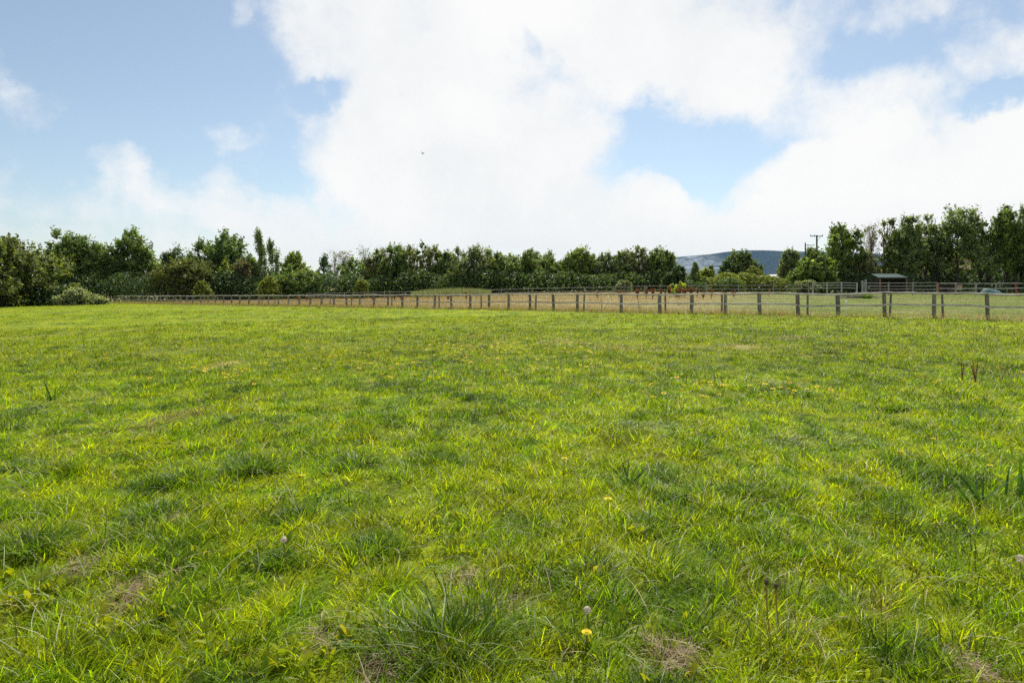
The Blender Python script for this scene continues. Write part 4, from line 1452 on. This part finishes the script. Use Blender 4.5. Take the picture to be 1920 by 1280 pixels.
TREES = [
    # label, column, top row, width, depth, kind, tint, options
    ('wide dome-shaped tree with an olive-gold top where the field ends at the west', -16, 446, 196, 86, 'round', T_OLV * .35 + T_MID * .5, dict(base_f=.03, dens=1.5, leaf=.24, gap=.15)),
    ('broad dark tree standing outside the frame beyond the dome-shaped one', -230, 440, 220, 92, 'round', T_MID, dict(base_f=.05)),
    ('feathery open-topped tree just behind the shoulder of the dome-shaped tree', 128, 433, 84, 106, 'round', T_MID * 1.05, dict(base_f=.1, gap=1.0, leaf=.22)),
    ('medium round tree filling the dip between the feathery tree and a taller round one', 184, 455, 80, 109, 'round', T_MID, dict(base_f=.08)),
    ('tall round-headed tree, highest of the western group, with leafy domed crown', 248, 432, 92, 112, 'round', T_MID * .95 + T_LGT * .12, dict(base_f=.1, leaf=.24, gap=.7)),
    ('small dark tree peeping over the olive bush, beside the tall round-headed tree', 322, 465, 56, 122, 'round', T_DRK * 1.2, dict()),
    ('tiny dark treetop showing between the olive bush and the twin-topped tree', 363, 480, 24, 128, 'round', T_DRK, dict()),
    ('wide olive-brown domed sallow bush under the western trees', 345, 486, 112, 103, 'shrub', T_OLV * .45 + T_MID * .35, dict(base_f=.02, dens=1.3, leaf=.15)),
    ('twin-topped dark green tree standing alone above lower bushes', 418, 437, 96, 114, 'round', T_DRK * .6 + T_MID * .6, dict(base_f=.15, gap=1.1, leaf=.24)),
    ('slim yellow-green young tree before the twin-topped tree', 423, 488, 34, 105, 'tall', T_LGT, dict(base_f=.03)),
    ('brownish half-bare bush between the slim yellow-green tree and the birches', 452, 490, 44, 106, 'shrub', T_BRN, dict(base_f=.03, leaf=.16)),
    ('low green tree tucked under the leaning birch', 474, 478, 40, 110, 'round', T_MID, dict(base_f=.05)),
    ('tall slender birch with its drooping tip leaning west', 493, 427, 29, 108, 'birch', T_MID * .7 + T_SIL * .35, dict(base_f=.12, lean=-.45, leaf=.17, pale=True, dens=.6)),
    ('shorter weeping birch beside the tall leaning one', 518, 447, 36, 108, 'birch', T_MID * .75 + T_SIL * .25, dict(base_f=.1, lean=-.22, leaf=.17, pale=True, dens=.65)),
    ('light green tree sloping down from the weeping birch', 551, 473, 54, 110, 'round', T_LGT * .6 + T_MID * .4, dict(base_f=.05)),
    ('rounded mid-green bush at the foot of the sloping light green tree', 562, 500, 84, 104, 'shrub', T_MID * 1.1, dict(base_f=.02)),
    ('windswept conifer with level branches, before the leafless trees', 606, 475, 46, 108, 'conifer', T_DRK * 1.35, dict(base_f=.06, leaf=.18)),
    ('leafless tree with fine pale twigs next to the windswept conifer', 628, 470, 34, 112, 'bare', T_BRN, dict(base_f=.3, pale=True)),
    ('second leafless tree, with a forked top, beside a thin-leaved tree', 645, 467, 30, 113, 'bare', T_BRN, dict(base_f=.3, pale=True)),
    ('thin-leaved small tree between two groups of leafless tops', 658, 482, 32, 108, 'tall', T_MID * 1.1, dict(base_f=.2, dens=.7)),
    ('leafless spindly tree, tallest of the bare ones, west of a narrow leafy tree', 686, 459, 30, 112, 'bare', T_BRN, dict(base_f=.3, pale=True)),
    ('narrow leafy tree with bare twigs above its top', 705, 468, 34, 109, 'tall', T_OLV * .6 + T_MID * .5, dict(base_f=.1)),
    ('leafless grey twigs rising behind the narrow leafy tree', 720, 464, 26, 114, 'bare', T_BRN, dict(base_f=.3, pale=True)),
    ('feathery-topped dark tree in the middle of the thin-topped stretch', 734, 460, 34, 109, 'tall', T_MID, dict(base_f=.06)),
    ('tree with its crown bent over like a plume, next to a bare-tipped one', 751, 457, 36, 110, 'birch', T_MID * .9, dict(base_f=.08, lean=-.12)),
    ('bare twiggy top standing up behind the plume-topped tree', 768, 460, 26, 114, 'bare', T_BRN, dict(base_f=.4, pale=True)),
    ('pointed tree with a twiggy half-dead top, highest in the middle of the wood', 787, 455, 48, 109, 'tall', T_OLV * .45 + T_MID * .6, dict(base_f=.06, dens=.9)),
    ('leafless twigs on the east flank of the pointed half-dead tree', 806, 462, 24, 112, 'bare', T_BRN, dict(base_f=.4, pale=True)),
    ('dark round tree between the pointed half-dead tree and a flat-topped one', 836, 472, 48, 110, 'round', T_DRK * .7 + T_MID * .5, dict(base_f=.06)),
    ('broad flat-topped silvery tree above the strip of pale reeds', 889, 464, 72, 109, 'tall', T_SIL * .7 + T_MID * .3, dict(base_f=.06, dens=1.3)),
    ('narrow grey-green tree east of the flat-topped silvery one', 938, 477, 40, 111, 'tall', T_SIL * .6 + T_MID * .4, dict(base_f=.05, dens=1.2)),
    ('wide even-topped leafy tree in the long green wall of the wood', 984, 470, 66, 110, 'tall', T_MID * .8 + T_LGT * .2, dict(base_f=.05, dens=1.3)),
    ('small pointed tree between the even-topped tree and a domed one', 1024, 472, 38, 111, 'tall', T_MID, dict(base_f=.05, dens=1.2)),
    ('bright domed tree, its round top rising over the eastern wood', 1083, 466, 58, 109, 'round', T_LGT * .45 + T_MID * .6, dict(base_f=.05, leaf=.22)),
    ('narrow low tree on the east side of the bright domed tree', 1114, 478, 34, 110, 'tall', T_MID, dict(base_f=.05, dens=1.2)),
    ('twin-plumed grey-green tree near the eastern end of the wood', 1147, 472, 40, 109, 'tall', T_SIL * .5 + T_MID * .5, dict(base_f=.05, dens=1.2)),
    ('slim tree squeezed between the twin-plumed and the ragged open trees', 1172, 471, 28, 111, 'tall', T_MID, dict(base_f=.05, dens=1.2)),
    ('ragged open-topped tree, tallest near the eastern end of the wood', 1205, 461, 50, 109, 'tall', T_SIL * .5 + T_LGT * .3, dict(base_f=.05, dens=1.2)),
    ('last big tree at the end of the wood, sloping down towards the hill', 1243, 466, 62, 108, 'round', T_MID * 1.0, dict(base_f=.04, dens=1.2)),
    ('dark low bush at the foot of the last big tree of the wood', 1264, 500, 40, 100, 'shrub', T_DRK, dict(base_f=.02)),
    ('small spiky tree standing in front of the pale hillside', 1302, 491, 32, 100, 'conifer', T_MID, dict(base_f=.05)),
    ('yellow-green bush between the small spiky tree and the little fir', 1319, 504, 34, 104, 'shrub', T_LGT, dict(base_f=.02)),
    ('little dark fir in front of the pale hillside', 1331, 497, 26, 120, 'conifer', T_DRK, dict(base_f=.05)),
    ('dense round tree standing alone in front of the blue hill', 1395, 471, 62, 165, 'round', T_DRK * .5 + T_MID * .5, dict(base_f=.06, dens=1.4, leaf=.26, gap=.1)),
    ('small dark tree against the flank of the lone round tree', 1361, 492, 22, 165, 'round', T_DRK, dict(base_f=.05, leaf=.26)),
    ('pale yellow-green bush at the foot of the lone round tree', 1418, 500, 28, 150, 'shrub', T_LGT * .9, dict(base_f=.02)),
    ('soft grey-green tree between the blue hill and the telegraph poles', 1486, 469, 42, 140, 'round', T_SIL * .4 + T_MID * .5, dict(base_f=.05, leaf=.24, gap=.1)),
    ('distant small tree seen behind the two telegraph poles', 1522, 466, 28, 160, 'round', T_MID, dict(base_f=.2, leaf=.28)),
    ('big bushy light-leaved tree rising beneath the telegraph poles', 1528, 474, 76, 84, 'round', T_LGT * .2 + T_MID * .75, dict(base_f=.02, dens=1.2, leaf=.2)),
    ('tall round-crowned tree at the west end of the tall open row', 1579, 421, 66, 90, 'tall', T_MID * .9 + T_LGT * .15, dict(base_f=.12, dens=1.25)),
    ('brown drooping bushy tree under the leafless one in the tall row', 1622, 470, 50, 89, 'birch', T_BRN * .7 + T_DRK * .6, dict(base_f=.06, dens=1.2)),
    ('leafless tree with a fan of fine twigs, in the tall open row', 1632, 417, 46, 93, 'bare', T_BRN, dict(base_f=.3, dens=1.3, pale=True)),
    ('half-bare thin tree just east of the leafless fan', 1661, 411, 40, 92, 'tall', T_OLV * .6 + T_MID * .4, dict(base_f=.2, dens=.6)),
    ('ragged tall tree above the roof of the horse shelter', 1704, 407, 64, 90, 'round', T_SIL * .4 + T_MID * .6, dict(base_f=.22, gap=.8, name='poplar_tree')),
    ('narrow tall tree between the shelter tree and the biggest one', 1748, 401, 40, 91, 'tall', T_SIL * .5 + T_MID * .5, dict(base_f=.26, dens=.85)),
    ('biggest tree of the tall open row, with a wide rounded crown', 1796, 390, 78, 90, 'round', T_SIL * .4 + T_MID * .6, dict(base_f=.2, gap=.8, name='poplar_tree')),
    ('slender tree in front of the orange-tiled house', 1845, 400, 34, 90, 'tall', T_MID, dict(base_f=.28, dens=1.0)),
    ('very thin almost bare tree beside the orange-tiled house', 1868, 402, 22, 91, 'bare', T_MID, dict(base_f=.3, dens=.9)),
    ('tall plumed tree before the slate roof, with a wispy tip', 1893, 385, 36, 90, 'tall', T_LGT * .3 + T_MID * .7, dict(base_f=.2, dens=1.2)),
    ('tall tree cut by the east edge of the view', 1924, 388, 44, 90, 'tall', T_MID * .9, dict(base_f=.15, dens=1.2)),
    ('tall tree outside the frame past the east edge', 1985, 390, 60, 90, 'tall', T_MID, dict(base_f=.15)),
    ('pale grey-green willow bush spreading at the start of the near fence', 137, 541, 58, 88, 'shrub', T_SIL * 1.3, dict(base_f=.0, leaf=.13)),
    ('smaller pale willow bush touching the first posts of the near fence', 183, 552, 40, 90, 'shrub', T_SIL * 1.15, dict(base_f=.0, leaf=.13)),
    ('yellow-green sapling among the brown docks behind the near fence', 1269, 528, 13, 66, 'tall', T_LGT * 1.5, dict(base_f=.05, leaf=.11, name='sapling')),
    ('pale leafy bush low in the dark edge of the wood', 1168, 526, 28, 96, 'shrub', T_SIL, dict(base_f=.0, leaf=.14)),
    ('pale bush at the foot of the bushy tree by the slatted fence', 1515, 526, 40, 79, 'shrub', T_SIL * .9, dict(base_f=.0, leaf=.13)),
    ('yellow-green bramble bush at the wood edge below the birches', 508, 520, 34, 99, 'shrub', T_LGT, dict(base_f=.0, leaf=.14)),
    ('light bramble bush beside the olive sallow bush', 382, 528, 26, 99, 'shrub', T_LGT * .9, dict(base_f=.0, leaf=.14)),
    ('pale slim bush in the shade under the thin-topped trees', 677, 526, 22, 99, 'shrub', T_LGT * .8, dict(base_f=.0, leaf=.14)),
]
for lab, px, top, w_, D, kind, tint, opt in TREES:
    if kind == 'tall' and 640 < px < 1290:
        w_ = w_ * 1.45 + 10
        opt = dict(opt, gap=0.9, dens=opt.get('dens', 1) * 0.9)
    if kind == 'tall' and px > 1690:
        w_ = w_ * 1.32 + 3
        opt = dict(opt, base_f=opt.get('base_f', .1) * 0.8)
    make_tree(lab, px, top, w_, D, kind, tint, **opt)


# dark undergrowth closing the foot of the wood
def mass(acc, px0, px1, D, top0, top1, tint, leaf=0.2, thick=3.0, per_m=420):
    x0, x1 = (px0 - CX) / F * D, (px1 - CX) / F * D
    n = int((x1 - x0) * per_m)
    u = rng.random(n)
    x = x0 + (x1 - x0) * u
    px_ = px0 + (px1 - px0) * u
    wv_ = fbm(x * 0.45, x * 0 + D, 7, 4)
    topz = CAMZ + (HY - (top0 + (top1 - top0) * u)) / F * D
    yb = D + rng.normal(0, thick / 2, n) + 1.5 * (wv_ - 0.5)
    g_ = ground(x, yb)
    hgt = np.maximum(topz - g_, 0.3) * (0.72 + 0.56 * (wv_ - 0.25))
    v = rng.random(n) ** 0.8
    z = g_ + hgt * v * np.sqrt(np.clip(1 - ((yb - D) / (thick * 1.3)) ** 2, 0.1, 1))
    c = tint * np.clip(rng.normal(1, 0.3, (n, 1)), 0.4, 1.9) * (0.7 + 0.6 * fbm(x * 1.3, z * 1.3, 17, 2))[:, None]
    scatter(acc, np.stack([x, yb, z], 1), leaf * rng.uniform(0.6, 1.4, n), c, np.array([[0, -0.5, 0.6]]))


acc = Acc()
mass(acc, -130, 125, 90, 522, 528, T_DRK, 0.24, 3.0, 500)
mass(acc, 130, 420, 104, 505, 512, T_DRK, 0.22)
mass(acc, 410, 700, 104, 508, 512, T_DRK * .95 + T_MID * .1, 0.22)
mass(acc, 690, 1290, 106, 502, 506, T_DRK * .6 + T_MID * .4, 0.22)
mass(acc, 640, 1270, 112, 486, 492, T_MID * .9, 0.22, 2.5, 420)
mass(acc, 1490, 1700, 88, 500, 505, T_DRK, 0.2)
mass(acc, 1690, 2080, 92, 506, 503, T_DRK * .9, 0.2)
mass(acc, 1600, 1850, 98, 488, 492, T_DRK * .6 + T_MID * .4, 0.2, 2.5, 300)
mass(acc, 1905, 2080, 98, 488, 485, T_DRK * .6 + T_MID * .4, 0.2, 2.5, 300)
mass(acc, 1280, 1320, 98, 520, 524, T_DRK, 0.18)
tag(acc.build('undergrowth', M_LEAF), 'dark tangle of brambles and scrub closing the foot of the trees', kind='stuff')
hd = thing('hedge', on_depth(1410, 100), 'long bushy hedge with light green top below the blue hill', 'hedge')
acc = Acc()
mass(acc, 1318, 1512, 100, 512, 513, T_LGT * .9, 0.16, 2.2, 1500)
hb = acc.build('foliage', M_LEAF, hd)
hb.location = -np.array(hd.location)
acc = Acc()
for k in range(26):
    b0 = on_depth(1322 + k * 7.3, 100) - np.array(hd.location)
    branch(acc, b0, b0 + np.array([rng.normal(0, .3), rng.normal(0, .3), 1.7]), 0.05, 0.015, 5)
acc.build('stems', M_BARK, hd)
hd2 = thing('bush', on_depth(1365, 97), 'darker green bushes bulging from the foot of the long hedge', 'bush')
acc = Acc()
mass(acc, 1345, 1395, 97, 520, 522, T_MID, 0.15, 1.4, 900)
hb = acc.build('foliage', M_LEAF, hd2)
hb.location = -np.array(hd2.location)
# strip of pale reeds at the wood's foot
acc = Acc()
n = 5200
u = rng.random(n)
D_ = 97 + rng.normal(0, 1.2, n)
x = (772 + 148 * u - CX) / F * D_
prof = 1.0 * np.sin(np.clip(u * 1.02 + 0.1, 0, 1.1) * math.pi / 1.15) ** 0.5
c = np.array([0.22, 0.27, 0.085]) * rng.uniform(0.7, 1.25, (n, 1))
blades(acc, x, D_, ground(x, D_), (0.6 + 0.75 * prof) * rng.uniform(0.75, 1.12, n), np.full(n, 0.05), rng.uniform(-3, 3, n), np.abs(rng.normal(0.1, .1, n)), np.abs(rng.normal(.12, .1, n)), c, 2)
tag(acc.build('reeds', M_DRY), 'strip of pale green reeds at the foot of the wood', kind='stuff')


# ------------------------------------------------------------------ buildings glimpsed through and beyond the trees
def house(px0, px1, D, ye, yr, depth, wallm, roofm, lab, wins, chim=None):
    q = on_depth((px0 + px1) / 2, D)
    t = thing('house', q, lab, 'house')
    hw = (px1 - px0) / 2 / F * D
    ze, zr = z_at(ye, D) - q[2], z_at(yr, D) - q[2]
    a = Acc()
    v = np.array([[-hw, 0, -0.5], [hw, 0, -0.5], [hw, depth, -0.5], [-hw, depth, -0.5], [-hw, 0, ze], [hw, 0, ze], [hw, depth, ze], [-hw, depth, ze], [-hw, depth / 2, zr - .08], [hw, depth / 2, zr - .08]])
    a.add(v, [[0, 1, 5, 4], [2, 3, 7, 6], [1, 2, 6, 5], [3, 0, 4, 7]], [[5, 6, 9], [7, 4, 8]])
    a.build('wall', wallm, t)
    a = Acc()
    o_ = 0.3
    ov = (zr - ze) / (depth / 2) * o_
    for sgn in (0, 1):
        y0, y1 = (-o_, depth / 2) if sgn == 0 else (depth + o_, depth / 2)
        vv = np.array([[-hw - o_, y0, ze - ov + .02], [hw + o_, y0, ze - ov + .02], [hw + o_, y1, zr + .02], [-hw - o_, y1, zr + .02]])
        up = np.array([0, 0, 0.12])
        a.add(np.vstack([vv, vv + up]), [[0, 3, 2, 1], [4, 5, 6, 7], [0, 1, 5, 4], [1, 2, 6, 5], [3, 0, 4, 7]])
    r_o = a.build('roof', roofm, t)
    if chim is not None:
        a = Acc()
        a.box([chim * hw, depth / 2, zr + 0.5], [0.7, 0.6, 1.6])
        a.box([chim * hw, depth / 2, zr + 1.36], [0.84, 0.74, 0.12])
        a.build('chimney', M_BRICK, r_o)
    for (fx, fz, ww, hh) in wins:
        w_o = None
        a = Acc()
        for sx_, sz_, bw, bh in ((0, hh / 2, ww + .14, .07), (0, -hh / 2, ww + .14, .07), (-ww / 2 - .035, 0, .07, hh - .07), (ww / 2 + .035, 0, .07, hh - .07)):
            a.box([fx * hw + sx_, -0.03, fz * ze + sz_], [bw, 0.08, bh])
        w_o = a.build('window', M_WHITE, t)
        a = Acc()
        a.box([fx * hw, -0.012, fz * ze], [ww - .002, 0.03, hh - .072])
        a.build('pane', M_GLASS, w_o)
    return t


M_BRICK = mat_plain('brick', (0.27, 0.13, 0.09), 0.9, 0.3, 6)
M_GLASS = mat_plain('window_glass', (0.03, 0.035, 0.045), 0.1, 0.1)
M_ORANGE = mat_plain('orange_tiles', (0.46, 0.17, 0.055), 0.8, 0.35, 1.5)
M_BROWNROOF = mat_plain('brown_tiles', (0.22, 0.13, 0.085), 0.85, 0.35, 1.5)
M_SLATE = mat_plain('slate', (0.085, 0.11, 0.16), 0.6, 0.25, 1.5)
M_RENDER = mat_plain('pale_render', (0.42, 0.50, 0.58), 0.9, 0.12, 1.0)
M_TANWALL = mat_plain('buff_wall', (0.36, 0.27, 0.19), 0.9, 0.2, 2.0)
house(1822, 1872, 122, 476, 460, 7, M_TANWALL, M_ORANGE, 'house with an orange tiled roof glimpsed between the tall thin trees', [(-.4, .62, .9, 1.1), (.4, .62, .9, 1.1)], None)
house(1874, 1930, 118, 484, 460, 8, M_RENDER, M_SLATE, 'pale blue-grey house with a slate roof behind the tall plumed tree', [(-.5, .7, 1, 1.1), (.3, .7, 1, 1.1), (-.5, .25, 1, 1.2)], .6)
house(1735, 1830, 114, 506, 492, 7, M_TANWALL, M_BROWNROOF, 'long low brown-roofed outbuilding half hidden behind the biggest open tree', [(-.5, .5, 1, .8), (.2, .5, 1, .8)])
house(1700, 1734, 110, 503, 495, 5, M_BRICK, M_ORANGE, 'small red-roofed shed behind the shelter tree', [(0, .5, .8, .7)])
q = on_depth(1450, 175)
t = thing('greenhouse', q, 'low white polytunnel roof just showing above the hedge below the hill', 'polytunnel')
a = Acc()
th = np.linspace(0, math.pi, 13)
hw, hz = 10 / F * 175, z_at(514.6, 175) - q[2]
xs_ = np.linspace(-hw * 0.95, hw * .95, 14)
V = np.concatenate([np.stack([np.full(13, x_), 3.0 * np.cos(th), hz * np.sin(th) ** .7], 1) for x_ in xs_])
i = np.arange(13)[:, None] * 13
j = np.arange(12)[None]
a.add(V, np.stack([i + j, i + j + 1, i + 13 + j + 1, i + 13 + j], -1).reshape(-1, 4))
a.build('cover', M_WHITE, t)
for x_ in xs_[::2]:
    a = Acc()
    a.tube(np.stack([np.full(13, x_), 3.04 * np.cos(th), (hz + .04) * np.sin(th) ** .7], 1), 0.04, 5)
    a.build('hoop', M_PALEWOOD, t)

# ------------------------------------------------------------------ small things in the far paddock
M_TARP = mat_plain('pale_teal_tarpaulin', (0.12, 0.20, 0.185), 0.8, 0.2, 1.5)
q = on_depth(1859, 66.5)
a = Acc()
nu, nv = 22, 12
uu, vv_ = np.meshgrid(np.linspace(-1, 1, nu), np.linspace(-1, 1, nv))
zz_ = 0.58 * np.clip(1 - (np.abs(uu) ** 7), 0, 1) * np.clip(1 - np.abs(vv_) ** 2.2, 0, 1) * (0.75 + 0.5 * fbm(uu * 2 + 5, vv_ * 2 + 3, 3, 3)) * (1 - 0.25 * uu)
V = np.stack([uu * 0.95, vv_ * 0.6, zz_], -1).reshape(-1, 3)
i = np.arange(nv - 1)[:, None] * nu
j = np.arange(nu - 1)[None]
a.add(V, np.stack([i + j, i + j + 1, i + nu + j + 1, i + nu + j], -1).reshape(-1, 4))
o = a.build('tarpaulin', M_TARP, smooth=True)
o.location = q
tag(o, 'pale teal tarpaulin draped over a heap by the two-railed fence', 'tarpaulin')
q = on_depth(1779, 71)
t = thing('muck_trailer', q, 'small dark farm trailer with a buff tailboard behind the two-railed fence', 'trailer')
a = Acc()
a.box([-0.15, 0, 0.72], [1.5, 1.0, 0.5], taper=1.08)
a.build('tub', M_DARKWOOD, t)
a = Acc()
a.box([0.72, -0.53, 0.72], [0.55, 0.03, 0.55], tilt=(.15, 0))
a.build('tailboard', M_TANWALL, t)
for y_ in (-0.56, 0.56):
    a = Acc()
    th = np.arange(15) / 14 * 2 * math.pi
    a.tube(np.stack([0.30 * np.cos(th) - 0.1, np.full(15, y_), 0.32 * np.ones(15) + 0.30 * np.sin(th)], 1), 0.07, 7, cap=False)
    a.tube([[-0.1, y_ - .03, .32], [-0.1, y_ + .03, .32]], 0.22, 12)
    a.build('wheel', M_BARK, t)
q = on_depth(1603, 56)
a = Acc()
for _ in range(90):
    p0 = np.array([rng.normal(0, .55), rng.normal(0, .25), rng.uniform(0.02, 0.22)])
    d_ = np.array([rng.normal(0, 1), rng.normal(0, .4), rng.normal(0, .2)]) * 0.4
    a.tube([p0 - d_, p0, p0 + d_ + np.array([0, 0, .03])], rng.uniform(0.012, 0.035), 5, (1, 1, 1))
o = a.build('brushwood', M_PALEBARK)
o.location = q
tag(o, 'low heap of grey dead brushwood lying on the paddock grass', 'brush pile')
q = on_depth(1625, 55)
acc = Acc()
nb = 260
a_ = rng.uniform(-3.14, 3.14, nb)
rd = np.sqrt(rng.random(nb)) * .3
blades(acc, rd * np.sin(a_), rd * np.cos(a_), np.zeros(nb), rng.uniform(.25, .5, nb), np.full(nb, .03), a_, .2 + rd, np.abs(rng.normal(.3, .2, nb)), np.array([0.06, 0.11, .03]) * rng.uniform(.7, 1.3, (nb, 1)), 2)
o = acc.build('nettle_clump', M_GRASS)
o.location = q
tag(o, 'dark green nettle clump beside the brushwood heap on the paddock', 'weed')

# ------------------------------------------------------------------ a bird in the sky
D = 42.0
q = np.array([(792 - CX) / F * D, D, z_at(288, D)])
a = Acc()
t_ = np.linspace(-1, 1, 9)
a.tube(np.stack([t_ * 0.085, 0 * t_, -0.055 * t_], 1), 0.022 * np.sqrt(np.clip(1 - t_ ** 2, 0.02, 1)), 8)
for sg in (-1, 1):
    sp = np.linspace(0, 1, 6)
    le = np.stack([0.03 + 0.06 * sp - 0.10 * sp ** 2, sg * (0.015 + 0.15 * sp), 0.01 + 0.07 * sp * (1 if sg > 0 else 1.3)], 1)
    ch = 0.055 * (1 - sp) ** .7 + 0.004
    te = le - np.stack([ch, 0 * sp, 0 * sp], 1)
    up = np.array([0, 0, 0.004])
    V = np.concatenate([le + up, te + up, le - up, te - up])
    i_ = np.arange(5)
    a.add(V, np.concatenate([np.stack([i_, i_ + 1, 6 + i_ + 1, 6 + i_], 1), np.stack([12 + i_, 18 + i_, 18 + i_ + 1, 12 + i_ + 1], 1), np.stack([i_, 12 + i_, 12 + i_ + 1, i_ + 1], 1)]))
a.add([[-0.07, 0.0, 0.04], [-0.15, 0.035, 0.075], [-0.15, -0.035, 0.075], [-0.07, 0, 0.046]], None, [[0, 1, 2], [3, 2, 1]])
M_BIRD = mat_plain('dark_feather', (0.03, 0.03, 0.035), 0.6, 0.1)
o = a.build('bird', M_BIRD)
o.location = q
o.rotation_euler = (0.2, 0.1, 0.9)
tag(o, 'small dark bird flying across the white cloud high above the field', 'bird')


# ------------------------------------------------------------------ the air
a = Acc()
a.box([0, 0, 120], [13000, 13000, 290])
m, k_, out = mat_new('air')
pv = k_.node('ShaderNodeVolumePrincipled')
pv.inputs['Color'].default_value = (0.72, 0.84, 1.0, 1)
pv.inputs['Density'].default_value = 0.000016
pv.inputs['Anisotropy'].default_value = 0.2
k_.l.new(pv.outputs[0], out.inputs['Volume'])
tag(a.build('haze', m), kind='stuff')
